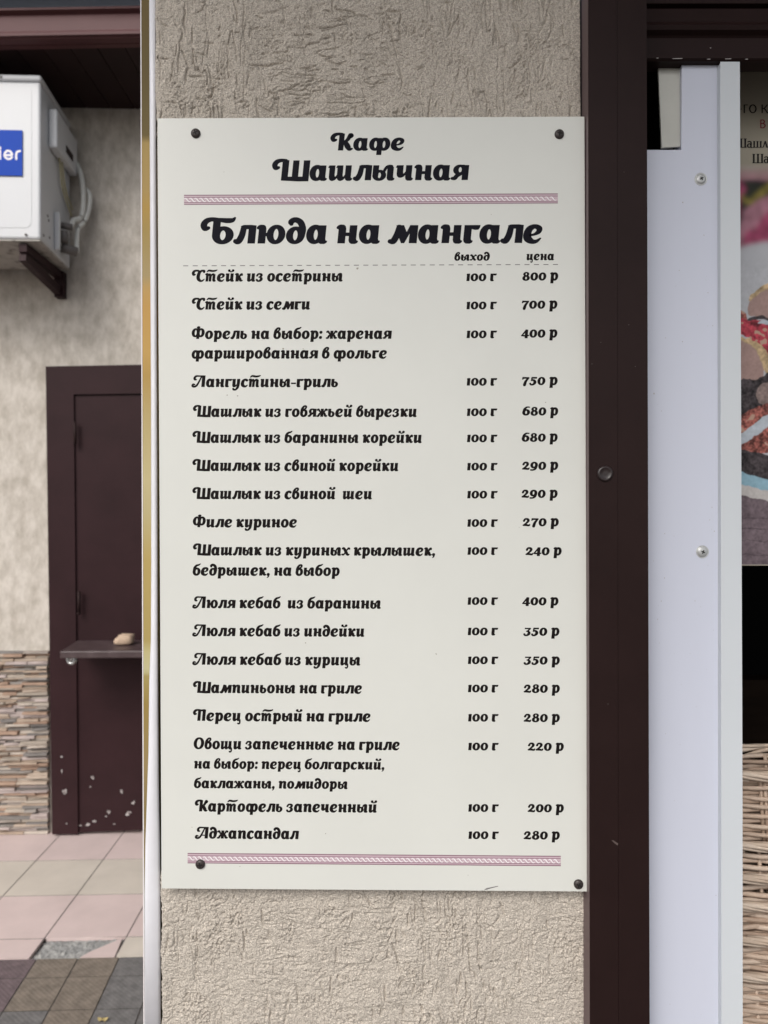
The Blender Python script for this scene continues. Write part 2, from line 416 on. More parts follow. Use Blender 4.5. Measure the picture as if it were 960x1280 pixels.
# eaves
ea = MB()
zs0 = 3.058
x = -4.2
while x < 1.6:                       # soffit boards running from wall to fascia
    x2 = min(x + 0.098, 1.6)
    ea.hexa([(x, 2.61, zs0), (x2, 2.61, zs0), (x2, WY(x2, -.02), zs0), (x, WY(x, -.02), zs0)][::-1], [(x, 2.61, zs0 + .02), (x2, 2.61, zs0 + .02), (x2, WY(x2, -.02), zs0 + .02), (x, WY(x, -.02), zs0 + .02)][::-1])
    x = x2 + 0.0035
ea.build('soffit', M_soffit, bld)
def strip(y0, y1, d, dep, mb):       # horizontal band rising a touch to the right as in the picture
    def pp(px, py): return P(px, py - .018 * (px - 90), d)
    mb.prism([pp(-900, y0), pp(900, y0), pp(900, y1), pp(-900, y1)], (0, dep, 0))
fa = MB(); strip(43.5, 56, 2.585, .022, fa); fa.build('fascia', M_gutter, bld, bevel=0.004)
gu = MB()
prof = [(0.00, 0.0), (-.004, .006), (-.012, .006), (-.012, .016), (-.004, .02), (0, .03), (.004, .09), (-.012, .098), (-.012, .106), (.03, .106), (.03, 0)]
zb = P(0, 42, 2.55).z
for sgn in (1,):
    pa, pb = [], []
    for (dy, dz) in prof:
        pa.append(Vector((-2.9, 2.55 + dy, zb + dz - .05))); pb.append(Vector((1.6, 2.55 + dy, zb + dz + .03)))
    gu.prism(pa, Vector((4.5, 0, .08)))
gu.build('gutter', M_gutter, bld)
rf = MB()
for k in range(-14, 8):
    x0 = -1.3 + k * .22
    rf.hexa([(x0, 2.50, 3.185), (x0 + .216, 2.50, 3.187), (x0 + .216, 2.50, 3.20), (x0, 2.50, 3.198)], [(x0, 4.2, 4.05), (x0 + .216, 4.2, 4.05), (x0 + .216, 4.2, 4.07), (x0, 4.2, 4.07)])
rf.build('roof', M_rooftile, bld)

# ------------------------------------------------------------------ air conditioner on its bracket
ac = thing('air_conditioner', P(20, 300, 2.7), 'white outdoor air conditioner unit with blue badge on the far plaster wall', 'air conditioner')
ACD = 2.64; c0 = P(50.5, 300.5, ACD); aW = Vector((1, .03, 0)); aD = Vector((-.10, 1, 0)); aZ = Vector((0, 0, 1))
HH, WW, DD = 207.0 / F * ACD, 0.84, 0.325
def A(u, v, w): return c0 + aW * u + aZ * v + aD * w      # u to the right (<=0), v up, w back
bx = MB()
def abox(u0, u1, v0, v1, w0, w1, mb, mi=0):
    mb.hexa([A(u0, v0, w0), A(u1, v0, w0), A(u1, v1, w0), A(u0, v1, w0)], [A(u0, v0, w1), A(u1, v0, w1), A(u1, v1, w1), A(u0, v1, w1)], mi)
abox(-WW, 0, 0.004, HH - .026, 0, DD, bx); bx.build('casing', M_acwhite, ac, bevel=0.010, seg=3)
bx = MB(); abox(-WW - .003, .003, HH - .024, HH, -.003, DD + .003, bx); bx.build('top_lid', M_acwhite, ac, bevel=0.009, seg=3)
bx = MB(); abox(-WW + .004, -.004, 0.0, 0.006, .006, DD - .004, bx)
bx.build('base_pan', M_acdirty, ac)
def rrect(u0, u1, v0, v1, r, n=6):
    pts = []
    for (cx_, cy_, a0) in ((u1 - r, v0 + r, -90), (u1 - r, v1 - r, 0), (u0 + r, v1 - r, 90), (u0 + r, v0 + r, 180)):
        for k in range(n + 1):
            a = math.radians(a0 + 90 * k / n); pts.append((cx_ + r * math.cos(a), cy_ + r * math.sin(a)))
    return pts
fp = MB(); fp.prism([A(u, v, -.0010) for u, v in rrect(-WW + .03, -.032, .046, HH - .043, .025)], aD * .006)
fp.build('front_panel', M_acwhite, ac, bevel=0.003)
bd_ = MB(); bd_.prism([A(u, v, -.0055) for u, v in ((-.35, .237), (-.064, .237), (-.064, .406), (-.35, .406))], aD * .0015)
badge = bd_.build('badge', M_blue, ac)

# ------------------------------------------------------------------ lettering engine
def crom(pts, n=7):
    out = []; m = len(pts)
    for i in range(m - 1):
        p0, p1, p2, p3 = pts[max(i - 1, 0)], pts[i], pts[i + 1], pts[min(i + 2, m - 1)]
        for k in range(n):
            t = k / n
            out.append(tuple(0.5 * ((2 * b) + (-a + c_) * t + (2 * a - 5 * b + 4 * c_ - d_) * t * t + (-a + 3 * b - 3 * c_ + d_) * t ** 3) for a, b, c_, d_ in zip(p0, p1, p2, p3)))
    out.append(tuple(pts[-1])); return out
def chaikin(p, it=2):
    for _ in range(it):
        q = []
        for i in range(len(p)):
            a, b = p[i], p[(i + 1) % len(p)]
            q.append((.75 * a[0] + .25 * b[0], .75 * a[1] + .25 * b[1])); q.append((.25 * a[0] + .75 * b[0], .25 * a[1] + .75 * b[1]))
        p = q
    return p
# a glyph piece -> list of polygons (each polygon a list of (x, y)); every piece gets a layer of its own
def S(pts, cap=True):
    s = crom([(float(a), float(b), float(c_)) for a, b, c_ in pts]); L, R_ = [], []
    m = len(s); nrm = []
    for i in range(m):
        dx = s[min(i + 1, m - 1)][0] - s[max(i - 1, 0)][0]; dy = s[min(i + 1, m - 1)][1] - s[max(i - 1, 0)][1]
        l = math.hypot(dx, dy) or 1; nrm.append((-dy / l, dx / l))
    for (x_, y_, w_), (nx, ny) in zip(s, nrm):
        h = max(w_, .02) / 2; L.append((x_ + nx * h, y_ + ny * h)); R_.append((x_ - nx * h, y_ - ny * h))
    polys = [[L[i], L[i + 1], R_[i + 1], R_[i]] for i in range(m - 1)]
    if cap:
        for idx, sg in ((0, 1), (m - 1, -1)):
            x_, y_, w_ = s[idx]; a0 = math.atan2(nrm[idx][1], nrm[idx][0]); h = max(w_, .02) / 2
            polys.append([(x_ + h * math.cos(a0 + sg * math.pi * k / 8), y_ + h * math.sin(a0 + sg * math.pi * k / 8)) for k in range(9)])
    return polys
def O(cx_, cy_, rx, ry, ix, iy, icx=None, icy=None, n=28):
    icx = cx_ if icx is None else icx; icy = cy_ if icy is None else icy
    o = [(cx_ + rx * math.cos(2 * math.pi * k / n), cy_ + ry * math.sin(2 * math.pi * k / n)) for k in range(n)]
    i = [(icx + ix * math.cos(2 * math.pi * k / n), icy + iy * math.sin(2 * math.pi * k / n)) for k in range(n)]
    return [[o[k], o[(k + 1) % n], i[(k + 1) % n], i[k]] for k in range(n)]
def D(cx_, cy_, r): return [[(cx_ + r * math.cos(2 * math.pi * k / 16), cy_ + r * math.sin(2 * math.pi * k / 16)) for k in range(16)]]
def G(pts): return [pts]
def B(x0, y0, x1, y1): return [[(x0, y0), (x1, y0), (x1, y1), (x0, y1)]]
T = .38
def tail(x, top=1.0, w=T):
    return G([(x, top), (x + w, top), (x + w, .25), (x + w + .025, .17), (x + w + .06, .15), (x + w + .11, .15), (x + w + .105, .07), (x + w + .06, .01), (x + w - .04, -.035), (x + .16, -.03), (x + .05, .04), (x, .17)])
def flag(x, bot=0.0, w=T):
    return G([(x - .13, .87), (x - .09, .95), (x, 1.02), (x + .1, 1.045), (x + .24, 1.03), (x + w - .05, .96), (x + w, .82), (x + w, bot), (x, bot), (x, .76), (x - .04, .79), (x - .10, .80)])
def cup(x, w=T, g=.58, y=0.0):      # stem rounding at its foot into a thin link to the next stem at x + g
    return G([(x - .09, .87), (x - .02, 1.0), (x + w, 1.0), (x + w, y + .36), (x + w + .03, y + .25), (x + w + .09, y + .25), (x + g, y + .38), (x + g, y + .18), (x + w + .06, y + .03), (x + w - .1, y - .04), (x + .16, y - .03), (x + .04, y + .07), (x, y + .22), (x, .84), (x - .06, .82)])
def swash(): return S([(.40, .86, .2), (.24, .84, .29), (.15, 1.04, .33), (.28, 1.25, .30), (.55, 1.34, .24), (.85, 1.31, .25)])
hook = lambda x: S([(x, .12, .24), (x + .07, -.1, .15), (x + .02, -.28, .18), (x - .12, -.34, .15), (x - .2, -.25, .12)])
GL = {
 'а': (1.16, [O(.46, .5, .46, .54, .125, .29, .51, .48), tail(.66)]),
 'о': (1.04, [O(.52, .5, .52, .54, .155, .31)]),
 'б': (1.04, [O(.52, .47, .52, .51, .155, .27), S([(.19, .5, .36), (.22, .92, .33), (.42, 1.2, .26), (.74, 1.30, .2), (.94, 1.42, .1)])]),
 'в': (1.0, [O(.5, .46, .5, .5, .15, .25), S([(.19, .5, .36), (.24, .95, .33), (.44, 1.27, .22), (.68, 1.32, .2), (.76, 1.16, .22), (.62, .98, .18), (.46, .9, .14)])]),
 'г': (.84, [tail(.04), G([(.3, 1), (.88, 1.0), (.86, .84), (.78, .74), (.62, .73), (.36, .8)])]),
 'д': (1.05, [O(.5, .45, .5, .49, .14, .28), S([(.83, .42, .35), (.87, .8, .34), (.72, 1.16, .31), (.42, 1.31, .29), (.2, 1.2, .3), (.22, 1.08, .2)])]),
 'е': (1.04, [S([(.94, .26, .07), (.74, .1, .19), (.5, .08, .27), (.25, .25, .4), (.2, .5, .4), (.31, .78, .34), (.58, .92, .24), (.83, .80, .29), (.80, .62, .25), (.6, .48, .14), (.34, .43, .12)])]),
 'ж': (1.42, [B(.52, 0, .88, 1.0), S([(.06, .85, .22), (.2, .91, .22), (.38, .66, .18), (.6, .5, .14)]), S([(.06, .1, .2), (.22, .12, .24), (.36, .36, .24), (.6, .52, .16)]), S([(1.34, .85, .24), (1.2, .91, .22), (1.02, .66, .18), (.8, .5, .14)]), S([(.84, .54, .2), (1.04, .4, .24), (1.18, .14, .28), (1.36, .12, .18)])]),
 'з': (.94, [S([(.1, .7, .22), (.26, .91, .2), (.58, .9, .24), (.68, .74, .3), (.5, .56, .16), (.36, .53, .12)]), S([(.38, .53, .12), (.6, .5, .22), (.7, .28, .36), (.5, .08, .24), (.24, .06, .2), (.1, .2, .24)])]),
 'и': (1.17, [cup(.08), tail(.66)]),
 'й': (1.17, [cup(.08), tail(.66), D(.42, 1.34, .155), D(.94, 1.34, .155), S([(.42, 1.26, .12), (.68, 1.19, .14), (.94, 1.26, .12)])]),
 'к': (1.04, [flag(.12), S([(.92, .78, .2), (.88, .9, .24), (.72, .8, .22), (.6, .58, .17), (.42, .46, .16)]), S([(.5, .52, .26), (.66, .34, .36), (.82, .12, .28), (1.0, .13, .14)])]),
 'л': (1.14, [S([(.09, .13, .25), (.24, .13, .33), (.39, .42, .33), (.47, .88, .29)]), G([(.31, .97), (.5, 1.03), (.85, 1.035), (1.14, 1.0), (1.14, .78), (.36, .8)]), B(.76, 0, 1.14, 1.0)]),
 'м': (1.55, [S([(.1, .11, .24), (.28, .13, .34), (.44, .48, .32), (.52, .9, .26)]), G([(.38, 1), (.76, 1), (1.02, .46), (.82, .0), (.72, .0), (.46, .56)]), G([(.72, 0), (.86, 0), (1.34, 1), (1.14, 1)]), B(1.15, 0, 1.55, 1.0)]),
 'н': (1.2, [flag(.12), B(.44, .40, .76, .60), tail(.72)]),
 'п': (1.2, [flag(.12), S([(.42, .58, .12), (.54, .84, .2), (.74, .92, .22), (.9, .87, .3)]), tail(.72, .86)]),
 'р': (1.12, [flag(.12, -.38), O(.64, .5, .46, .54, .13, .3, .62, .48)]),
 'с': (.92, [S([(.88, .25, .08), (.7, .1, .2), (.48, .08, .28), (.24, .25, .4), (.2, .5, .4), (.31, .78, .34), (.58, .92, .24), (.76, .82, .3)])]),
 'т': (1.5, [flag(.1, 0, .3), S([(.34, .6, .1), (.46, .86, .18), (.6, .9, .2)]), B(.52, 0, .82, .9), S([(.78, .6, .1), (.9, .86, .18), (1.08, .9, .22)]), tail(1.0, .9, .32), S([(.2, 1.2, .1), (.42, 1.35, .22), (.9, 1.29, .24), (1.3, 1.33, .2), (1.5, 1.43, .08)])]),
 'у': (1.12, [cup(.08), S([(.86, .82, .36), (.86, .4, .36), (.8, -.04, .3), (.56, -.32, .2), (.3, -.3, .24), (.22, -.2, .2)]), B(.68, .8, 1.04, 1.0)]),
 'ф': (1.66, [O(.48, .5, .46, .54, .125, .29, .5, .48), O(1.18, .5, .46, .54, .125, .29, 1.16, .48), B(.65, -.38, 1.01, 1.0)]),
 'х': (1.05, [S([(.06, .84, .2), (.2, .91, .26), (.42, .64, .34), (.62, .34, .34), (.82, .1, .26), (.98, .15, .16)]), S([(.98, .82, .22), (.86, .91, .2), (.6, .6, .15), (.26, .12, .18), (.08, .14, .22)])]),
 'ц': (1.2, [cup(.08), tail(.66), hook(1.02)]),
 'ч': (1.16, [cup(.08, y=.2), tail(.66)]),
 'ш': (1.66, [cup(.08, .34, .53), cup(.61, .34, .53), tail(1.14, 1.0, .36)]),
 'щ': (1.68, [cup(.08, .34, .53), cup(.61, .34, .53), tail(1.14, 1.0, .36), hook(1.5)]),
 'ы': (1.5, [B(.04, .25, .4, 1.0), O(.48, .33, .44, .37, .12, .19, .49, .33), S([(.74, .52, .14), (.9, .84, .18), (1.08, .92, .22), (1.2, .88, .3)]), tail(1.0, .88)]),
 'ь': (.94, [B(.04, .25, .4, 1.0), O(.48, .33, .44, .37, .12, .19, .49, .33)]),
 'ю': (1.58, [flag(.12), B(.42, .40, .68, .60), O(1.07, .5, .5, .54, .15, .31)]),
 'я': (1.12, [B(.72, 0, 1.1, 1.0), O(.52, .68, .42, .35, .12, .18, .55, .68), B(.6, .84, .8, 1.02), S([(.08, .11, .2), (.24, .13, .26), (.38, .3, .26), (.6, .42, .22)])]),
 'Б': (1.84, [swash(), B(.67, .5, 1.05, 1.3), O(1.25, .46, .58, .5, .17, .27), S([(.7, 1.33, .2), (1.1, 1.3, .24), (1.45, 1.27, .28), (1.7, 1.3, .24), (1.82, 1.42, .1)])]),
 'К': (1.76, [swash(), B(.67, 0, 1.05, 1.38), S([(1.56, 1.1, .22), (1.62, 1.2, .28), (1.5, 1.26, .28), (1.36, .92, .28), (1.04, .6, .16)]), S([(1.16, .7, .3), (1.36, .36, .4), (1.54, .12, .3), (1.72, .14, .14)])]),
 'Ш': (2.46, [swash(), B(.67, 0, 1.07, 1.36), B(1.37, .1, 1.75, 1.34), B(2.07, .1, 2.46, 1.34), G([(.67, 0), (1.2, -.02), (1.8, -.06), (2.46, -.05), (2.46, .26), (.67, .26)])]),
 'С': (1.74, [swash(), S([(1.72, .3, .08), (1.48, .1, .2), (1.2, .09, .28), (.93, .32, .4), (.88, .7, .42), (1.0, 1.1, .36), (1.3, 1.32, .24), (1.6, 1.28, .3), (1.62, 1.14, .22)])]),
 'П': (1.76, [swash(), B(.67, 0, 1.03, 1.32), S([(.7, 1.34, .2), (1.1, 1.28, .24), (1.46, 1.34, .2)]), B(1.3, 0, 1.68, 1.38)]),
 'Л': (1.8, [S([(.5, .9, .18), (.34, .94, .26), (.3, 1.14, .28), (.5, 1.33, .22), (.95, 1.34, .19), (1.5, 1.34, .18)]), S([(.36, .3, .16), (.16, .34, .2), (.1, .14, .26), (.36, .04, .24), (.66, .2, .22), (.92, .64, .18), (1.2, 1.25, .14)]), B(1.32, 0, 1.72, 1.42)]),
 'А': (1.8, [S([(.5, .9, .18), (.34, .94, .26), (.3, 1.14, .28), (.5, 1.33, .22), (.95, 1.34, .19), (1.5, 1.34, .18)]), S([(.36, .3, .16), (.16, .34, .2), (.1, .14, .26), (.36, .04, .24), (.66, .2, .22), (.92, .64, .18), (1.2, 1.25, .14)]), B(1.32, 0, 1.72, 1.42), B(.78, .34, 1.4, .47)]),
 'Ф': (1.74, [O(.5, .76, .5, .56, .15, .34, .52, .76), O(1.22, .76, .5, .56, .15, .34, 1.2, .76), B(.69, .0, 1.03, 1.5), S([(.7, 1.42, .14), (.86, 1.46, .2), (1.0, 1.44, .14)])]),
 'О': (1.44, [O(.72, .7, .72, .74, .31, .52)]),
 '0': (1.04, [O(.52, .5, .52, .53, .17, .33)]), '1': (.5, [G([(.0, .80), (.04, .95), (.14, 1.0), (.44, 1.0), (.44, 0), (.06, 0), (.06, .8)])]),
 '2': (1.0, [S([(.12, .68, .26), (.26, .9, .22), (.56, .9, .26), (.7, .7, .32), (.5, .42, .22), (.15, .16, .16)]), S([(.1, .12, .2), (.5, .14, .26), (.85, .1, .22), (.95, .26, .08)])]),
 '3': (.96, [B(.12, .82, .86, 1.0), S([(.84, .9, .16), (.56, .62, .16), (.44, .56, .14)]), S([(.4, .56, .14), (.62, .52, .22), (.74, .28, .36), (.5, .06, .24), (.24, .04, .2), (.1, .18, .24)])]),
 '4': (1.0, [S([(.64, .92, .22), (.36, .62, .18), (.08, .28, .14)]), S([(.05, .24, .18), (.5, .22, .2), (.96, .26, .18)]), B(.48, -.1, .84, 1.0)]),
 '5': (.98, [B(.26, .8, .94, 1.02), B(.2, .5, .36, .95), S([(.24, .56, .14), (.52, .62, .22), (.74, .34, .36), (.5, .06, .24), (.22, .04, .2), (.1, .18, .22)])]),
 '6': (1.04, [O(.52, .38, .52, .42, .15, .21), S([(.2, .42, .36), (.28, .8, .3), (.58, 1.04, .2), (.9, 1.04, .16)])]),
 '7': (.95, [G([(.02, .7), (.06, 1.02), (.95, 1.0), (.95, .8), (.2, .78), (.12, .68)]), S([(.84, .86, .18), (.54, .48, .3), (.42, .12, .36), (.4, .0, .36)])]),
 '8': (1.02, [O(.5, .8, .4, .29, .12, .13), O(.52, .3, .5, .36, .15, .17)]),
 '9': (1.02, [O(.5, .6, .5, .43, .15, .22), S([(.83, .56, .34), (.72, .16, .28), (.42, -.02, .2), (.12, -.02, .2)])]),
 ',': (.40, [D(.2, .15, .19), S([(.27, .1, .2), (.22, -.12, .14), (.08, -.25, .06)])]), ':': (.42, [D(.2, .17, .19), D(.2, .8, .19)]), '-': (.62, [B(.0, .36, .62, .55)]), ' ': (.36, []),
}
def text_width(t, tbl, tr): return sum(tbl[c_][0] for c_ in t) + tr * (len(t) - 1)
def lay(mb, t, x0, x1, base, s, to3d, tbl=GL, slant=.10, tr=.055, mi=0, y=0.00006, bold=0.0):
    wt = text_width(t, tbl, tr); k = (x1 - x0) / (wt * s) if x1 is not None else 1.0
    cur = 0.0
    for c_ in t:
        adv, pieces = tbl[c_]
        for L, polys in enumerate(pieces):
            for poly in polys:
                for q, dx in enumerate((-bold, bold) if bold else (0.0,)):
                    pts = []
                    for (gx, gy) in poly:
                        X = x0 + (cur + gx + dx + slant * (gy - .4)) * s * k
                        pts.append(to3d(X, base(X) - gy * s, y + (L * 2 + q) * 0.000012))
                    if len(pts) <= 4: mb.add(*face_to_cam(pts), mi)
                    else: mb.flat(pts, mi)
        cur += adv + tr
def face_to_cam(p):
    a, b, c_ = p[0], p[1], p[2]
    n = (b - a).cross(c_ - a)
    if len(p) > 3: n += (c_ - a).cross(p[3] - a)
    return (p if n.y < 0 else p[::-1]), [tuple(range(len(p)))]

# badge letters, rounded
LAT = {'H': (1.0, [S([(.1, 0, .22), (.1, 1.4, .22)]), S([(.8, 0, .22), (.8, 1.4, .22)]), S([(.1, .7, .22), (.8, .7, .22)])]),
       'a': (1.02, [O(.45, .5, .45, .5, .26, .3), S([(.82, .1, .22), (.82, .92, .22)])]), 'i': (.24, [S([(.1, .08, .22), (.1, .92, .22)]), D(.1, 1.2, .14)]),
       'e': (.98, [S([(.86, .26, .22), (.66, .1, .22), (.42, .09, .22), (.14, .3, .22), (.12, .62, .22), (.34, .9, .22), (.64, .88, .22), (.84, .66, .22), (.82, .5, .23), (.5, .47, .22), (.2, .47, .22)])]),
       'r': (.55, [S([(.1, .08, .22), (.1, .6, .22), (.22, .84, .22), (.48, .92, .22)])])}
def badge3d(X, Y, yy):                # X, Y in photo pixels on the front of the unit
    k = ACD / F; return A((X - 50.5) * k, (300.5 - Y) * k, -.0056 - yy)
bl = MB(); s_ = 12.0; wtot = text_width('Haier', LAT, .22)
lay(bl, 'Haier', 27 - wtot * s_, 27, lambda X: 201.2, s_, badge3d, LAT, 0, .22, 0, .0004)
bl.build('lettering', M_white, badge)
# side cover with slot, wires, valve block, pipes
def sidebox(mb, w0, w1, v0, v1, t0, t1, mi=0): abox(t0, t1, v0, v1, w0, w1, mb, mi)
cv = MB(); sidebox(cv, .075, .315, .385, .535, .001, .034); cov = cv.build('service_cover', M_acwhite, ac, bevel=0.008, seg=2)
cs = MB(); sidebox(cs, .175, .255, .418, .446, .0335, .0355); cs.build('cover_slot', M_soffit, cov)
vp = MB(); sidebox(vp, .140, .156, .02, .165, .001, .020); vp.build('valve_flange', M_acwhite, ac, bevel=0.002)
vb = MB(); vb.tube([A(.008, .135, .195), A(.045, .135, .215)], .013, 10); vb.tube([A(.008, .05, .205), A(.055, .045, .24)], .019, 10); vb.tube([A(.006, .09, .20), A(.03, .09, .205)], .026, 10)
vb.build('valve', M_hosed, ac, smooth=True)
ho = MB()
ho.tube([Vector(q[:3]) for q in crom([tuple(A(.04, .135, .215)), tuple(P(92, 275.5, 2.89)), tuple(P(100, 273, 2.91)), tuple(P(104, 260, 2.92)), tuple(P(103.5, 232, 2.94)), tuple(P(99, 211, 2.95)), tuple(P(90, 199, 2.965))])], .0105, 10)
ho.build('hose', M_hose, ac, smooth=True)
ho = MB()
ho.tube([Vector(q[:3]) for q in crom([tuple(A(.055, .045, .24)), tuple(P(97, 288, 2.91)), tuple(P(105, 278, 2.92)), tuple(P(111, 262, 2.94)), tuple(P(112.5, 246, 2.95)), tuple(P(109, 238, 2.965)), tuple(P(103, 236, 2.98))])], .0095, 10)
ho.build('hose', M_hose, ac, smooth=True)
for q in ([(68, 186, .05), (71, 205, .04), (74, 232, .03), (80, 254, .02), (86, 270, .02)], [(72, 188, .05), (75, 215, .035), (79, 240, .03), (87, 262, .02)]):
    wi = MB(); wi.tube([Vector(k) for k in crom([(lambda d_: (c0.x - .10 * (d_ - ACD) + .012, d_, EYE - (b_ - 640) / F * d_))((c0.x + .10 * ACD) / ((a_ - 480) / F + .10)) for a_, b_, _ in q])], .0042, 8); wi.build('wire', M_wire, ac, smooth=True)
dt = MB()
for (u, v) in ((-.142, HH - .013), (-.052, .02)):
    dt = MB(); dt.lathe([(.0045, .0), (.0045, .003), (.002, .004)], 10, 0, A(u, v, -.002)); dt.build('case_screw', M_hosed, ac)
for (w_, v) in ((.03, .03), (.09, .045), (.07, .12), (.08, .107)):
    dt = MB(); q = A(.0008, v, w_); dt.box(q.x - .003, q.x + .0012, q.y - .004, q.y + .004, q.z - .004, q.z + .004); dt.build('case_screw', M_hosed, ac)

br = thing('wall_bracket', BP(75, 350), 'dark brown angle steel bracket carrying the white air conditioner', 'bracket')
def bar(mb, a, b, wv, hv):
    a, b = Vector(a), Vector(b); wv = Vector(wv); hv = Vector(hv)
    mb.hexa([a, a + wv, a + wv + hv, a + hv], [b, b + wv, b + wv + hv, b + hv])
xb = BP(79, 350, .03).x - .034
for k, dx in enumerate((0.0, -.52)):
    b_ = MB(); x0 = xb + dx
    zt = c0.z - .004
    wy = WY(x0, 0)
    bar(b_, (x0, wy - .036, zt - .108), (x0, wy - .036, zt - .002), (.036, 0, 0), (0, .035, 0))
    b_.build('upright', M_door, br)
    b_ = MB(); bar(b_, (x0 + .002, wy - .037, zt - .032), (x0 + .008, wy - .34, zt - .032), (.03, 0, 0), (0, 0, .03)); b_.build('arm', M_door, br)
    b_ = MB(); bar(b_, (x0 + .003, wy - .038, zt - .066), (x0 + .006, wy - .33, zt - .030), (.026, 0, 0), (0, -.006, -.034)); b_.build('brace', M_door, br)

# ------------------------------------------------------------------ stucco pillar
WD = 0.841                               # wall surface distance
xl, xr_ = (196 - 480) / F * WD, (728.5 - 480) / F * WD
def lean(z): return -(z - EYE) * 0.0062  # the pillar leans a hair
def smooth_noise(h, w, sig, rng):
    n = rng.standard_normal((h, w)); fy = np.fft.fftfreq(h)[:, None]; fx = np.fft.fftfreq(w)[None]
    sy, sx = sig if isinstance(sig, tuple) else (sig, sig)
    k = np.exp(-2 * (np.pi ** 2) * ((fy * sy) ** 2 + (fx * sx) ** 2))
    r = np.fft.ifft2(np.fft.fft2(n) * k).real; return r / r.std()
def heightmap(h, w, res, seed, top):
    rng = np.random.default_rng(seed); mm = 0.001 / res
    H_ = 0.00021 * smooth_noise(h, w, 0.8 * mm, rng) + 0.00015 * smooth_noise(h, w, 1.5 * mm, rng) + 0.0007 * smooth_noise(h, w, (16 * mm, 9 * mm), rng)
    rough = np.clip(smooth_noise(h, w, 9 * mm, rng) - .2, 0, 2)
    grit = smooth_noise(h, w, 0.75 * mm, rng); H_ += 0.00042 * rough * grit
    G_ = np.zeros((h, w))
    xn = np.linspace(0, 1, w)[None]
    if top: mv = np.clip(1.5 * np.exp(-((xn - .12) / .11) ** 2) + 1.2 * np.exp(-((xn - .80) / .13) ** 2), .12, 1.3); mh = np.clip(1.2 * np.exp(-((xn - .42) / .16) ** 2), .15, 1.2)
    else: mv = np.clip(1.3 * np.exp(-((xn - .72) / .12) ** 2) + .8 * np.exp(-((xn - .08) / .08) ** 2), .25, 1.2); mh = np.clip(1.1 * np.exp(-((xn - .45) / .22) ** 2), .35, 1.1)
    for sg2, msk, dp in (((11 * mm, 2.2 * mm), mv, .0025), ((2.0 * mm, 8 * mm), mh, .0024), ((3.2 * mm, 3.2 * mm), .6 + 0 * xn, .0015)):
        n_ = smooth_noise(h, w, sg2, rng); br_m = np.clip(smooth_noise(h, w, 6 * mm, rng) + .15, 0, 1)
        gy_, gx_2 = np.gradient(n_); gm = np.hypot(gx_2, gy_) + .02
        crease = np.exp(-(n_ / (gm * .62 * mm)) ** 2)
        G_ = np.maximum(G_, dp * msk * br_m * crease)
        H_ += .00028 * msk * n_
    yy, xx = np.mgrid[-5:6, -5:6]
    nw = 680 if top else 720
    for q in range(nw):
        x, y = rng.uniform(0, w), rng.uniform(0, h)
        if top: vert = rng.random() < (0.85 if (x < .2 * w or x > .62 * w) else 0.30)
        else: vert = rng.random() < (0.72 if (x > .55 * w and x < .9 * w) else 0.40)
        a0 = (math.pi / 2 if vert else rng.choice((0.0, math.pi))) + rng.normal(0, .13); a = a0
        L = int(rng.gamma(1.6, 8 if top else 6) * mm) + 4
        if vert: L = int(L * 1.5)
        dep = rng.uniform(.0010, .0034); sg = rng.uniform(.50, .85) * mm
        curl = rng.normal(0, .012)
        for s in range(L):
            x += math.cos(a); y += math.sin(a); a += .06 * (a0 - a) + rng.normal(0, .07)
            if rng.random() < .008: a0 += rng.choice((-1.3, 1.3))
            ix, iy = int(x), int(y)
            if ix < 6 or iy < 6 or ix >= w - 6 or iy >= h - 6: 
                if ix < 0 or iy < 0 or ix >= w or iy >= h: break
                continue
            e = min(1.0, 4 * s / L, 4 * (L - s) / L)
            ker = dep * e * np.exp(-((xx - (x - ix)) ** 2 + (yy - (y - iy)) ** 2) / (2 * sg * sg))
            sl_ = G_[iy - 5:iy + 6, ix - 5:ix + 6]; np.maximum(sl_, ker, out=sl_)
    return H_ - G_
def stucco_block(z0, z1, seed, top):
    res = 0.0007; w = int((xr_ - xl) / res); h = int((z1 - z0) / res)
    Hm = heightmap(h, w, res, seed, top)
    X = np.linspace(xl, xr_, w)[None].repeat(h, 0); Z = np.linspace(z1, z0, h)[:, None].repeat(w, 1)
    d = (X - xl); rnd = 0.008
    fall = np.where(d < rnd, rnd - np.sqrt(np.maximum(rnd ** 2 - (rnd - np.minimum(d, rnd)) ** 2, 0)), 0)
    Y = WD - Hm + fall * .8
    X = X - (Z - EYE) * 0.0062 + np.where(d < .006, Hm * 1.6 * (1 - d / .006), 0)
    # return face running back from the left corner
    nb = 10; back = np.linspace(0.16, 0.004, nb)[None].repeat(h, 0)
    e = smooth_noise(h, nb, 2.0, np.random.default_rng(seed + 9)) * 0.0008
    Xb = X[:, :1] + e; Yb = Y[:, :1] + back; Zb = Z[:, :1].repeat(nb, 1)
    X = np.concatenate([Xb, X], 1); Y = np.concatenate([Yb, Y], 1); Z = np.concatenate([Zb, Z], 1)
    w += nb
    V = np.stack([X, Y, Z], -1).reshape(-1, 3)
    idx = np.arange(h * w).reshape(h, w)
    Fq = np.stack([idx[1:, :-1], idx[1:, 1:], idx[:-1, 1:], idx[:-1, :-1]], -1).reshape(-1, 4)
    return V, Fq
zt_top, zt_bot = P(0, -190, WD).z, P(0, 170, WD).z
zb_top, zb_bot = P(0, 1090, WD).z, P(0, 1480, WD).z
V1, F1 = stucco_block(zt_bot, zt_top, 11, True)
V2, F2 = stucco_block(zb_bot, zb_top, 23, False)
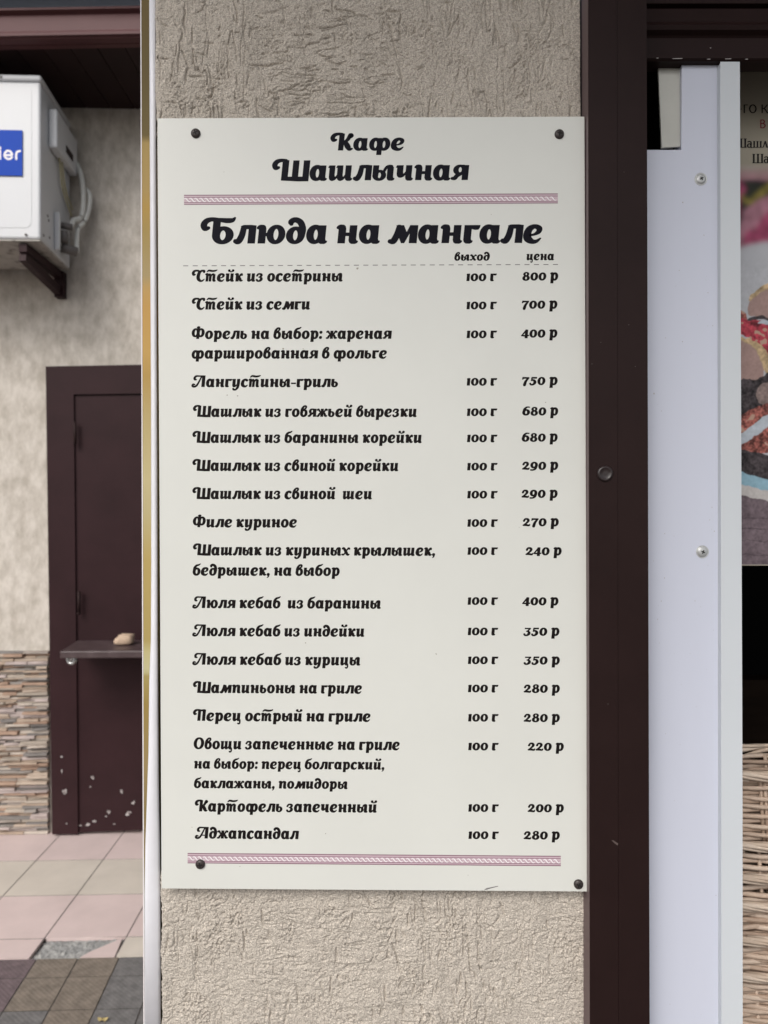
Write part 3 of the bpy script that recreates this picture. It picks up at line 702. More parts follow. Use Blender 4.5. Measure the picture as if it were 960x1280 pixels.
def prism_np(x0, x1, y0, y1, z0, z1):
    v = np.array([(x - (z - EYE) * .0062, y, z) for z in (z0, z1) for y in (y0, y1) for x in (x0, x1)])
    f = np.array([(0, 2, 3, 1), (4, 5, 7, 6), (0, 1, 5, 4), (2, 6, 7, 3), (0, 4, 6, 2), (1, 3, 7, 5)]); return v, f
blocks = [(V1, F1), (V2, F2), prism_np(xl + .003, xr_, WD + .0035, WD + .17, zt_bot - .002, 2.6 if False else zt_bot + .0),
          prism_np(xl + .002, xr_, WD + .004, WD + .17, zb_top - .01, zt_bot + .01),
          prism_np(xl, xr_, WD, WD + .17, 0.0, zb_bot), prism_np(xl, xr_, WD, WD + .17, zt_top, 2.75)]
blocks.pop(2)
av, af, b0 = [], [], 0
for v, f in blocks: av.append(v); af.append(f + b0); b0 += len(v)
av = np.concatenate(av).astype(np.float32); af = np.concatenate(af).astype(np.int32)
me = bpy.data.meshes.new('stucco_pillar'); me.vertices.add(len(av)); me.vertices.foreach_set('co', av.ravel())
me.loops.add(af.size); me.loops.foreach_set('vertex_index', af.ravel())
me.polygons.add(len(af)); me.polygons.foreach_set('loop_start', np.arange(0, af.size, 4, dtype=np.int32)); me.polygons.foreach_set('loop_total', np.full(len(af), 4, np.int32))
me.update(calc_edges=True); me.validate(); me.materials.append(M_stucco)
po = bpy.data.objects.new('stucco_pillar', me); COL.objects.link(po)
tag(po, 'beige pillar of rough bark textured stucco behind the white menu sign', 'pillar')

# ------------------------------------------------------------------ boards on the left edge of the pillar
gb = thing('printed_board', P(181, 1280, .87), 'narrow edge of a yellow and gold printed board left of the stucco pillar', 'board')
M_gold = bpy.data.materials.new('gold_print'); M_gold.use_nodes = True
nt = M_gold.node_tree; b = nt.nodes['Principled BSDF']; b.inputs['Roughness'].default_value = 0.5; b.inputs['Specular IOR Level'].default_value = 0.12
tc = nt.nodes.new('ShaderNodeTexCoord'); sx = nt.nodes.new('ShaderNodeSeparateXYZ'); nt.links.new(tc.outputs['Object'], sx.inputs[0])
mr = nt.nodes.new('ShaderNodeMapRange'); mr.inputs['From Min'].default_value = P(0, 1280, .852).z; mr.inputs['From Max'].default_value = P(0, 0, .852).z
nt.links.new(sx.outputs['Z'], mr.inputs['Value'])
rp = nt.nodes.new('ShaderNodeValToRGB'); nt.links.new(mr.outputs[0], rp.inputs[0])
stops = [(1280, (.30, .25, .13)), (1010, (.33, .26, .12)), (960, (.40, .31, .16)), (880, (.40, .30, .11)), (845, (.46, .38, .16)), (838, (.62, .58, .36)), (815, (.60, .54, .30)), (800, (.50, .40, .17)), (700, (.55, .43, .18)), (640, (.60, .52, .30)), (600, (.64, .56, .33)), (520, (.58, .47, .24)), (470, (.55, .38, .14)), (440, (.64, .43, .16)), (385, (.64, .41, .15)), (362, (.62, .42, .17)), (345, (.50, .40, .22)), (290, (.48, .36, .14)), (262, (.54, .37, .12)), (235, (.52, .38, .16)), (180, (.50, .37, .15)), (172, (.22, .17, .07)), (90, (.19, .145, .06)), (0, (.20, .15, .062))]
ramp(rp, [(1 - py / 1280.0, tuple(.85 * v ** 1.14 for v in c_)) for py, c_ in stops])
nt.links.new(rp.outputs[0], b.inputs['Base Color'])
bm_ = MB()
bm_.prism([P(x_, y_, .850) for x_, y_ in ((176.3, -60), (186.5, -60), (188.0, 300), (189.2, 600), (189.5, 800), (190, 1340), (180.6, 1340), (178.6, 700))], (0, .15, 0))
bm_.build('panel', M_gold, gb)
bm_ = MB(); bm_.prism([P(x_, y_, .8495) for x_, y_ in ((175.2, -60), (176.4, -60), (178.7, 700), (180.7, 1340), (179.4, 1340), (177.4, 700))], (0, .15, 0))
bm_.build('white_edge', M_white, gb)

fm = MB()
left = [(186.3, -60), (186.8, 120), (187.6, 300), (188.6, 500), (188.9, 700), (188.4, 800), (186.5, 850), (185.5, 940), (184.2, 980), (183.2, 1010), (181.6, 1060), (180.6, 1120), (180.6, 1340)]
right = [(194.5, -60), (195.0, 120), (195.6, 300), (196.4, 500), (197.0, 700), (197.2, 800), (197.6, 850), (198.2, 940), (198.6, 980), (199, 1010), (200, 1060), (200.4, 1120), (201, 1340)]
vs = []; fs = []; NC = 6
for (lx, ly), (rx, ry) in zip(left, right):
    for k in range(NC):
        t = k / (NC - 1); px = lx + (rx - lx) * t
        flare = max(0, min(1, (ly - 820) / 260.0))
        dd = .846 - .002 * math.sin(math.pi * t) - .004 * flare * (1 - t) ** 1.5
        vs.append(P(px, ly, dd))
R0 = len(left)
for i in range(R0 - 1):
    for k in range(NC - 1): fs.append((i * NC + k, (i + 1) * NC + k, (i + 1) * NC + k + 1, i * NC + k + 1))
fm.add(vs, fs)
fo_ = fm.build('corner_strip', M_film, smooth=True)
sd = fo_.modifiers.new('thick', 'SOLIDIFY'); sd.thickness = 0.0018; sd.offset = -1
tag(fo_, 'white plastic corner strip between gold board and stucco pillar, flaring out near its foot', 'trim strip')

# ------------------------------------------------------------------ menu sign
SD = 0.826
sg = thing('menu_sign', P(466, 1112, SD), 'large white grill menu sign with black price list screwed to the stucco pillar', 'sign')
pn = MB(); pn.prism([P(197, 148, SD), P(730.5, 145.8, SD), P(734.2, 1114.3, SD), P(202, 1110.5, SD)], (0, .004, 0))
pn.build('panel', M_sign, sg, bevel=0.0006)
def on_sign(X, Y, y): p = P(X, Y, SD); p.y -= y; return p
def slope(y): return -.0040 + (y - 147) / 965.0 * .0115
def base_at(x0, y0):
    m = slope(y0); return lambda X: y0 + m * (X - x0)
def row(name, t, x0, x1, y, s, m, bold=.03, tr=.10):
    mb = MB(); lay(mb, t, x0, x1, base_at(x0, y), s, on_sign, bold=bold, tr=tr); return mb.build(name, m, sg)
row('heading', 'Кафе', 412.5, 505.5, 188.2, 15.4, M_ink_navy, .02, .06)
row('heading', 'Шашлычная', 339.5, 585.5, 225.8, 18.8, M_ink_navy, .02, .06)
row('heading', 'Блюда на мангале', 250, 678, 304.6, 22.6, M_ink_navy, .02, .06)
row('column_title', 'выход', 568, 612, 325.8, 7.6, M_ink)
row('column_title', 'цена', 658, 692.5, 325.2, 7.8, M_ink)
X = 10.2
dishes = [('Стейк из осетрины', 239.5, 428.3, 352), ('Стейк из семги', 239.5, 387.5, 387), ('Форель на выбор: жареная', 239.5, 489.3, 423.7), ('фаршированная в фольге', 239.5, 483.5, 448.2),
 ('Лангустины-гриль', 240, 422.5, 483.8), ('Шашлык из говяжьей вырезки', 241, 521, 521), ('Шашлык из баранины корейки', 240.3, 527.3, 553.4), ('Шашлык из свиной корейки', 240.3, 498, 588.5), ('Шашлык из свиной  шеи', 240.3, 465, 623.6),
 ('Филе куриное', 241, 371, 659), ('Шашлык из куриных крылышек,', 241, 544, 694), ('бедрышек, на выбор', 241, 424.5, 719.3), ('Люля кебаб  из баранины', 241, 476, 760), ('Люля кебаб из индейки', 241, 455.5, 795), ('Люля кебаб из курицы', 241, 450.3, 830.8),
 ('Шампиньоны на гриле', 241, 452.3, 866), ('Перец острый на гриле', 241, 463, 901), ('Овощи запеченные на гриле', 242, 499.5, 936.2), ('на выбор: перец болгарский,', 242.5, 480.5, 960.6), ('баклажаны, помидоры', 242.5, 434.5, 985), ('Картофель запеченный', 243.3, 471, 1014.2), ('Аджапсандал', 244.3, 373, 1048)]
for (t, x0, x1, y) in dishes: row('dish_name', t, x0, x1, y, 9.3 if y in (960.6, 985) else X, M_ink)
wy_ = [351.4, 386.6, 422.7, 482, 520, 552.7, 588, 623, 658.5, 693.5, 756, 794, 830, 865.3, 901.8, 937.8, 1014.6, 1048.6]
pr = [('800 р', 653), ('700 р', 652), ('400 р', 652), ('750 р', 652.3), ('680 р', 653), ('680 р', 652.3), ('290 р', 653), ('290 р', 652.3), ('270 р', 653.7), ('240 р', 657.3), ('400 р', 653.3), ('350 р', 654.6), ('350 р', 655), ('280 р', 655), ('280 р', 655), ('220 р', 660), ('200 р', 660), ('280 р', 655)]
for i, y in enumerate(wy_):
    x0 = 583 + 2.6 * i / 17.0
    row('portion_weight', '100 г', x0, x0 + 37, y, 9.4, M_ink)
    row('price', pr[i][0], pr[i][1], pr[i][1] + 44.6, y + (-.8 if i < 9 else .5), 9.8, M_ink)
def band(x0, x1, yl, yr, hgt):
    mb = MB(); m = (yr - yl) / (x1 - x0)
    Yf = lambda X_, o: yl + m * (X_ - x0) + o
    def st_(o0, o1, mi, lay_, a=x0, b_=x1): mb.add(*face_to_cam([on_sign(a, Yf(a, o0), lay_), on_sign(b_, Yf(b_, o0), lay_), on_sign(b_, Yf(b_, o1), lay_), on_sign(a, Yf(a, o1), lay_)]), mi)
    q = hgt / 12.6
    st_(0, hgt, 1, .00004)
    for o, wd in ((0.0, 1.1), (2.9, .8), (9.4, .8), (11.5, 1.1)): st_(o * q, (o + wd) * q, 0, .00008)
    px = x0 + 1.0; per = 6.35
    while px < x1 - 4:
        for (ox, mi, wd, ly) in ((3.2, 0, 1.5, .00011),):
            for poly in S([(px + ox - .9, 5.6, .8), (px + ox + .6, 6.5, 1.5), (px + ox + 2.2, 7.6, .8)]):
                mb.add(*face_to_cam([on_sign(a_, Yf(a_, b2 * q), ly) for a_, b2 in poly][:4]) if len(poly) <= 4 else face_to_cam([on_sign(a_, Yf(a_, b2 * q), ly) for a_, b2 in poly]), mi)
        for poly in S([(px - .6, 5.0, .9), (px + 1.2, 4.5, 1.3), (px + 3.4, 6.6, 1.5), (px + 5.4, 8.6, 1.3), (px + 7.0, 8.2, .9)]):
            mb.add(*face_to_cam([on_sign(a_, Yf(a_, b2 * q), .00015) for a_, b2 in poly]), 2)
        px += per
    mb.build('border_band', [M_mauve, M_pink, M_white], sg)
band(230, 697.3, 243.6, 241.8, 12.5); band(234.5, 701, 1066.2, 1069.8, 12.9)
dl = MB(); x = 229.0
while x < 698:
    e = x + 6.3; ya, yb = 332.3 - .0036 * (x - 229), 332.3 - .0036 * (e - 229)
    dl.add(*face_to_cam([on_sign(x, ya - .5, .00006), on_sign(e, yb - .5, .00006), on_sign(e, yb + .5, .00006), on_sign(x, ya + .5, .00006)])); x += 11.85
dl.build('dashed_line', M_dash, sg)
sp = MB()
for (a_, b_, r) in ((284, 494, 1.0), (297, 494.8, 1.2), (682, 503, .9), (382, 803.5, 1.0), (545, 817, .8), (354, 436, 1.6), (447, 335.5, 1.8), (545.5, 818, .7), (614, 268, .6), (407, 1042, .8), (240, 1034, .8), (649, 659, .6), (300, 1083, .7), (379, 436, .8), (585, 1094, .6), (520, 300, .5), (330, 1000, .6), (660, 1080, .6), (280, 215, .6)):
    sp.add(*face_to_cam([on_sign(a_ + r * math.cos(k * .9) * random.uniform(.6, 1.1), b_ + r * math.sin(k * .9) * random.uniform(.5, 1), .00006) for k in range(7)]))
sp.build('dirt_specks', M_speck, sg)
sc_ = MB(); sc_.add(*face_to_cam([on_sign(a_, b_, .0001) for a_, b_ in ((605, 1112.0), (608, 1110.2), (622, 1107.3), (623, 1108), (613, 1110.6), (608, 1112.2))])); sc_.build('scratch', M_dash, sg)

def screw_mesh():
    s = MB(); R = .0056
    s.lathe([(R * .98, -.001), (R, .0005), (R * .95, .0016), (R * .75, .0026), (R * .45, .0031), (R * .1, .0033)], 24, 0)
    for an in (.4, .4 + math.pi / 2):
        c_, n_ = math.cos(an), math.sin(an); l, wd = R * .52, R * .13
        q = [(-l, -wd), (l, -wd), (l, wd), (-l, wd)]
        s.flat([Vector((a_ * c_ - b2 * n_, -.0034, a_ * n_ + b2 * c_)) for a_, b2 in q], 1)
    return s.mesh('screw', [M_screw, M_recess], True)
sm_ = screw_mesh()
for (px, py, ro) in ((244.8, 167, 0), (699, 168, .5), (250.5, 1080, .2), (723, 1105, .8)):
    o = bpy.data.objects.new('screw', sm_); COL.objects.link(o); place(o, sg, P(px, py, SD)); o.rotation_euler = (0, ro, 0)

# ------------------------------------------------------------------ brown post
CD = 0.815
ps = thing('brown_post', P(772, 1280, CD), 'tall dark brown metal clad post between the menu sign and the white frame', 'post')
def xl_(y): return 735.6 + 2.2 * y / 1280
def xm_(y): return 771.5 + 2.0 * y / 1280
def xr2(y): return 808.3 + 4.2 * y / 1280
m = MB(); m.prism([P(xl_(-60), -60, CD), P(xm_(-60) - .3, -60, CD), P(xm_(1900) - .3, 2108, CD), P(xl_(1900), 2108, CD)], (0, .12, 0)); m.build('cladding', M_brown, ps, bevel=0.0012)
m = MB(); m.prism([P(xm_(-60), -60, CD + .0006), P(xr2(-60), -60, CD + .0006), P(xr2(1900), 2108, CD + .0006), P(xm_(1900), 2108, CD + .0006)], (0, .12, 0)); m.build('cladding', M_brown, ps, bevel=0.0012)
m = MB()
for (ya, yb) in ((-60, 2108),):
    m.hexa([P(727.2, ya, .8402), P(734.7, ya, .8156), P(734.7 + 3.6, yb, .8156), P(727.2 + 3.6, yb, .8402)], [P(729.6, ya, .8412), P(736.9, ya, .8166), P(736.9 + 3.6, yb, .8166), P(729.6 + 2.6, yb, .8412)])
m.build('side_strip', mat('lit_side_brown', (.12, .080, .083), .4, spec=.3), ps)  # strip in lighter brown, standing in for open sky lighting the post's left side
m = MB(); R = .0092
m.lathe([(R, 0), (R, .0012), (R * .9, .0024), (R * .72, .003), (R * .66, .0024), (R * .2, .0026)], 28, 0, P(756, 592, CD)); m.build('bolt_cap', mat('brown_plastic', (0.024, 0.016, 0.016), 0.3), ps, smooth=True)
m = MB(); m.add(*face_to_cam([P(a_, b_, CD - .0003) for a_, b_ in ((764, 1050), (767, 1050.5), (773, 1054.5), (772, 1057), (768, 1054))])); m.build('paint_scratch', mat('scratch_brown', (.085, .06, .055), .6), ps)
m = MB()
for (a_, b_) in ((751, 428), (786, 406), (740, 455), (794, 458), (760, 880), (780, 215)):
    m.add(*face_to_cam([P(a_ + random.uniform(.3, .9) * math.cos(k), b_ + random.uniform(.3, .8) * math.sin(k), CD - .00015) for k in range(6)]))
m.build('dust_specks', mat('dust', (.10, .085, .08), .8), ps)

# ------------------------------------------------------------------ shutter box above the window (dark lintel)
bxm = thing('shutter_box', P(900, 74, .86), 'dark brown moulded roller shutter box across the top of the window', 'shutter box')
xa, xb2 = P(809.2, 0, CD).x + .0008, 1.35
def zc(py, d=.852): return P(0, py, d).z
prof = [(0.8750, zc(75)), (0.8545, zc(75)), (0.8515, zc(73)), (0.8515, zc(69)), (0.8575, zc(68)), (0.8575, zc(44)), (0.8555, zc(42)), (0.8495, zc(39)), (0.8475, zc(34)), (0.8495, zc(29)), (0.8555, zc(26)), (0.8575, zc(24)), (0.8585, zc(6)), (0.8675, zc(5)), (0.8675, zc(3.2)), (0.8545, zc(2.4)), (0.8545, zc(-80)), (0.8750, zc(-80))]
pf = [Vector((xa, y_, z_)) for y_, z_ in prof]
m = MB(); m.prism(pf, (xb2 - xa, 0, 0)); m.build('casing', M_brown, bxm)
m = MB()
for (a_, b_, l) in ((840, 73.2, 13), (883, 74, 5), (906, 73.6, 8), (931, 74, 4), (820, 72.6, 3), (887, 60, 2)):
    dd = .8513 if b_ > 65 else .8572
    m = MB(); m.add(*face_to_cam([P(a_, b_ - .3, dd), P(a_ + l, b_ - .6, dd), P(a_ + l, b_ + .3, dd), P(a_ + 1, b_ + .4, dd)])); m.build('paint_chip', M_chip, bxm)

# ------------------------------------------------------------------ white window frame
wf = thing('window_frame', P(868, 1280, .87), 'white plastic window frame with a notched upper corner beside the brown post', 'window frame')
PD = .862
m = MB(); m.prism([P(a_, b_, PD) for a_, b_ in ((806, 187.4), (851.5, 187.4), (852.2, 80.6), (900, 80.6), (901, 700), (901.5, 2020), (806, 2020))], (0, .02, 0)); fr_panel = m.build('flat_panel', M_pvc, wf, bevel=0.0007)
m = MB(); m.prism([P(a_, b_, .854) for a_, b_ in ((900.3, 77.2), (924.8, 77.2), (928.2, 1000), (929, 2020), (902.2, 2020), (901.3, 700))], (0, .035, 0)); m.build('edge_profile', M_pvc2, wf, bevel=0.0025, seg=3)
def pale_screw():
    s = MB(); R = .0078
    s.lathe([(R, -.001), (R, .0002), (R * .92, .0005), (R * .88, .0001), (R * .8, .0002), (R * .74, .0013), (R * .5, .0019), (R * .1, .0021)], 28, 0)
    for an in (.5, .5 + math.pi / 2):
        c_, n_ = math.cos(an), math.sin(an); l, wd = R * .30, R * .085
        s.flat([Vector((a_ * c_ - b2 * n_, -.0023, a_ * n_ + b2 * c_)) for a_, b2 in ((-l, -wd), (l, -wd), (l, wd), (-l, wd))], 1)
    return s.mesh('screw', [M_zinc, M_recess], True)
sm2 = pale_screw()
for (px, py, ro) in ((876, 224, 0), (878, 689.8, .9)):
    o = bpy.data.objects.new('screw', sm2); COL.objects.link(o); place(o, wf, P(px, py, PD)); o.rotation_euler = (0, ro, 0)
m = MB()
for k in range(46):
    a_, b_ = random.uniform(816, 896), random.uniform(200, 1270); r = random.choice((.3, .35, .45, .7))
    m.add(*face_to_cam([P(a_ + r * math.cos(q) * random.uniform(.5, 1), b_ + r * math.sin(q) * random.uniform(.6, 1.4), PD - .0001) for q in range(6)]))
for (a_, b_, r) in ((817.5, 492, 1.0), (853.5, 253, .9), (849, 338, .6), (853, 427, .7), (891, 407, .6), (831, 667, .6), (822, 774, .6), (890, 634, .6)):
    m.add(*face_to_cam([P(a_ + r * math.cos(q) * .8, b_ + r * math.sin(q) * 1.2, PD - .00015) for q in range(6)]))
m.build('dirt_specks', mat('pvc_dirt', (.36, .34, .34), .8), wf)
cs_ = MB(); cs_.prism([P(823, 84.6, .868), P(851.3, 84.6, .868), P(853.2, 183, .866), P(827.2, 184.5, .866)], (0, .003, 0))
tag(cs_.build('cover_strip', M_strip, bevel=0.0005), 'short loose greyish white plastic strip hanging in the black notch under the shutter box', 'strip')

# ------------------------------------------------------------------ inside of the kiosk: dark back, poster, baskets
kc_ = thing('kiosk_cabinet', (0.9, 1.75, 0), 'dark brown and black cabinet in the shaded window behind the poster and baskets', 'cabinet')
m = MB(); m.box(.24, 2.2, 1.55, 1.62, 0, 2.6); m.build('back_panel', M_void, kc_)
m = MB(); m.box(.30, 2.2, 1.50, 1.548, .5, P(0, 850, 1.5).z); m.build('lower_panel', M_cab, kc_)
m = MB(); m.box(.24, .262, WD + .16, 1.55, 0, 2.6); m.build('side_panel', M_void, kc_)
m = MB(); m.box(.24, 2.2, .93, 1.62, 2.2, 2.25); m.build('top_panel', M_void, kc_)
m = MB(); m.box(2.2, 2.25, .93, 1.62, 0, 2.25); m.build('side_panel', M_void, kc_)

QD = .945
pt = thing('food_poster', P(1000, 707, QD), 'food poster with meat dish photo and dark lettering in the shaded window', 'poster')
def pm(n, c_, **k): return mat('poster_' + n, c_, 0.5, spec=0.15, **k)
pc = [pm('beige', (.35, .31, .25), col2=(.33, .31, .245), scale=9), pm('olive', (.115, .10, .042)), pm('black', (.014, .012, .012)), pm('red', (.20, .035, .045)),
      pm('magenta', (.26, .045, .10), var=.5, scale=22), pm('pink', (.33, .155, .20), var=.3, scale=16), pm('green', (.014, .017, .011)), pm('ochre', (.22, .18, .035), var=.2),
      pm('plate', (.40, .41, .44), col2=(.36, .33, .33), scale=12), pm('meat', (.31, .21, .19), var=.12, scale=60), pm('crust', (.42, .31, .18), var=.25, scale=70), pm('tomato', (.33, .04, .06), var=.5, scale=60),
      pm('char', (.04, .033, .036), var=.5, scale=30), pm('sausage', (.26, .085, .07), var=.55, scale=110), pm('steel', (.40, .44, .49)), pm('blue', (.22, .36, .44)), pm('rim', (.44, .42, .41)), pm('wood', (.13, .10, .115), col2=(.23, .165, .19), scale=16, stretch=(.6, 1, 5)), pm('mauvegrey', (.20, .15, .14), var=.2, scale=20)]
PX = 1240
def pp(x, y, l=0): p = P(x, y, QD); p.y -= .00012 * l; return p
sheet = MB(); sheet.prism([pp(915, 74), pp(PX, 74), pp(PX, 707), pp(915, 707)], (0, .003, 0)); sheet.build('sheet', pc[0], pt)
PICS = []
def poly(pts, mi, l, sm=True):
    if sm: pts = chaikin(pts, 2)
    PICS.append((pts, mi))
def sil(x0, y0, x1, y1, mi, l): poly([(x0, y0), (x1, y0), (x1, y1), (x0, y1)], mi, l, False)
sil(915, 318, PX, 706.5, 8, 1)
poly([(915, 208), (935, 212), (960, 206), (1000, 212), (PX, 205), (PX, 320), (960, 303), (926, 310), (915, 312)], 5, 2)
poly([(915, 225), (930, 224), (962, 226), (1010, 224), (1010, 242), (965, 243), (944, 252), (930, 262), (924, 285), (915, 285)], 6, 3)
poly([(915, 222), (930, 226), (932, 240), (926, 246), (926, 270), (915, 280)], 4, 4)
poly([(924, 240), (936, 252), (950, 238), (966, 222), (985, 222), (955, 245), (938, 256), (928, 253)], 7, 5)
poly([(950, 275), (965, 258), (1000, 262), (1000, 300), (958, 302), (940, 298)], 4, 4)
poly([(928, 300), (938, 284), (952, 292), (958, 302), (930, 310)], 4, 5)
poly([(918, 313), (934, 306), (965, 301), (PX, 296), (PX, 322), (950, 316), (930, 320)], 8, 6)
# meat slices, tomato, crusts
poly([(918, 386), (928, 388), (934, 392), (934, 406), (918, 410)], 13, 4)
poly([(918, 398), (934, 398), (955, 402), (980, 400), (1000, 440), (972, 452), (950, 436), (930, 418), (918, 414)], 11, 5)
poly([(934, 394), (936, 376), (944, 364), (958, 354), (990, 352), (1010, 380), (990, 402), (962, 400), (952, 394), (942, 396)], 9, 6)
poly([(933, 398), (943, 396), (952, 393), (962, 399), (966, 403), (950, 398), (942, 401), (934, 401)], 12, 7)
poly([(934, 378), (938, 368), (946, 363), (956, 354), (975, 348), (1000, 350), (1000, 362), (962, 361), (948, 366), (940, 374)], 10, 7)
poly([(942, 403), (965, 399), (985, 402), (980, 407), (955, 406)], 14, 8)
poly([(918, 420), (930, 422), (944, 426), (956, 436), (964, 448), (974, 470), (968, 478), (954, 462), (940, 438), (918, 428)], 10, 8)
poly([(918, 426), (934, 428), (944, 436), (950, 448), (955, 460), (955, 470), (946, 478), (930, 478), (918, 474)], 9, 9)
poly([(918, 472), (946, 476), (968, 460), (1000, 470), (1000, 520), (960, 520), (918, 530)], 12, 7)
poly([(948, 482), (966, 474), (985, 490), (970, 510), (950, 506), (944, 494)], 18, 8)
poly([(918, 524), (935, 514), (960, 503), (985, 500), (985, 520), (950, 535), (918, 546)], 13, 9)
poly([(918, 552), (940, 538), (965, 524), (1000, 520), (1000, 560), (965, 568), (940, 566), (918, 570)], 13, 8)
poly([(918, 560), (932, 562), (950, 566), (965, 572), (990, 570), (990, 606), (955, 601), (918, 592)], 12, 9)
PICS.append((((918, 547), (940, 532), (965, 514), (1010, 488), (1010, 503), (965, 531), (940, 548), (918, 562)), 14))
poly([(918, 588), (932, 592), (960, 600), (1010, 606), (1010, 624), (960, 614), (932, 606), (918, 604)], 15, 10)
poly([(918, 604), (940, 609), (965, 616), (1010, 622), (1010, 632), (962, 628), (940, 622), (918, 618)], 16, 11)
PICS.append((((915, 616), (940, 622), (962, 627), (1010, 631), (PX, 640), (PX, 706.5), (915, 706.5)), 17))
for yy in (646, 659, 674, 692): PICS.append((((915, yy), (950, yy + 2), (PX, yy + 6), (PX, yy + 6.6), (950, yy + 2.7), (915, yy + .5)), 12))
SS = 2; PW, PH = (PX - 916) * SS, (706 - 205) * SS
pcol = [tuple(m_.node_tree.nodes['Principled BSDF'].inputs['Base Color'].default_value[:3]) for m_ in pc]
rg = np.random.default_rng(5)
img = np.zeros((PH, PW, 3)); img[:] = (.40, .40, .42)
gx3, gy3 = np.meshgrid(916 + (np.arange(PW) + .5) / SS, 205 + (np.arange(PH) + .5) / SS)
wob = .5 * smooth_noise(PH, PW, 4, rg), .5 * smooth_noise(PH, PW, 4, rg)
gxx, gyy = gx3 + wob[0], gy3 + wob[1]
mott = [smooth_noise(PH, PW, k_, rg) for k_ in (1.6, 4, 11)]
amp_ = {4: .35, 5: .22, 8: .04, 9: .07, 10: .22, 11: .4, 12: .5, 13: .55, 17: .16, 18: .2, 6: .4, 7: .25}
for pts, mi in PICS:
    pts = list(pts); inside = np.zeros((PH, PW), bool); n_ = len(pts)
    for q in range(n_):
        (ax, ay), (bx_, by_) = pts[q], pts[(q + 1) % n_]
        if ay == by_: continue
        c_ = ((ay > gyy) != (by_ > gyy)) & (gxx < (bx_ - ax) * (gyy - ay) / (by_ - ay) + ax); inside ^= c_
    a_m = amp_.get(mi, .06)
    tone = np.clip(1 + a_m * (.55 * mott[0] + .5 * mott[1] + .35 * mott[2]), .25, 2.2)[..., None]
    colr = np.array(pcol[mi])[None, None] * tone
    if mi in (11, 13): colr = np.where((mott[1] > 1.1)[..., None], np.array((.40, .26, .20)), colr)
    img = np.where(inside[..., None], colr, img)
def blur(a, sg_):
    fy = np.fft.fftfreq(a.shape[0])[:, None]; fx = np.fft.fftfreq(a.shape[1])[None]; k_ = np.exp(-2 * (np.pi * sg_) ** 2 * (fy ** 2 + fx ** 2))
    return np.stack([np.fft.ifft2(np.fft.fft2(a[..., c_]) * k_).real for c_ in range(3)], -1)
soft, crisp = blur(img, 6.0), blur(img, 1.0)
wgt = np.clip((gy3 - 318) / 24, 0, 1)[..., None]
img = np.clip(soft * (1 - wgt) + crisp * wgt, 0, 1)
# the beige ground fades into the flowers over a few millimetres of print
wt = np.clip((gy3 - 205) / 22, 0, 1)[..., None]; img = np.array(pcol[0]) * (1 - wt) + np.clip(img * 1.15, 0, .8) * wt
ii = np.arange(PH * PW).reshape(PH, PW)
pxy = np.stack([(gx3 - 480) / F * QD, np.full_like(gx3, QD - .00015), EYE - (gy3 - 640) / F * QD], -1).reshape(-1, 3).astype(np.float32)
fq = np.stack([ii[1:, :-1], ii[1:, 1:], ii[:-1, 1:], ii[:-1, :-1]], -1).reshape(-1, 4).astype(np.int32)
pm_ = bpy.data.meshes.new('dish_picture'); pm_.vertices.add(len(pxy)); pm_.vertices.foreach_set('co', pxy.ravel())
pm_.loops.add(fq.size); pm_.loops.foreach_set('vertex_index', fq.ravel()); pm_.polygons.add(len(fq))
pm_.polygons.foreach_set('loop_start', np.arange(0, fq.size, 4, dtype=np.int32)); pm_.polygons.foreach_set('loop_total', np.full(len(fq), 4, np.int32)); pm_.update(calc_edges=True)
at = pm_.color_attributes.new('print', 'FLOAT_COLOR', 'POINT'); at.data.foreach_set('color', np.concatenate([img.reshape(-1, 3), np.ones((PH * PW, 1))], 1).astype(np.float32).ravel())
M_print = mat('photo_print', (.3, .3, .3), .42, spec=.2); _a = M_print.node_tree.nodes.new('ShaderNodeAttribute'); _a.attribute_name = 'print'
M_print.node_tree.links.new(_a.outputs['Color'], M_print.node_tree.nodes['Principled BSDF'].inputs['Base Color'])
pm_.materials.append(M_print); po2 = bpy.data.objects.new('dish_picture', pm_); COL.objects.link(po2); attach(po2, pt)
ot = MB(); ot.flat([pp(915, 74, 1), pp(PX, 74, 1), pp(PX, 90, 1), pp(915, 90, 1)], 1); ot.build('header_band', pc, pt)
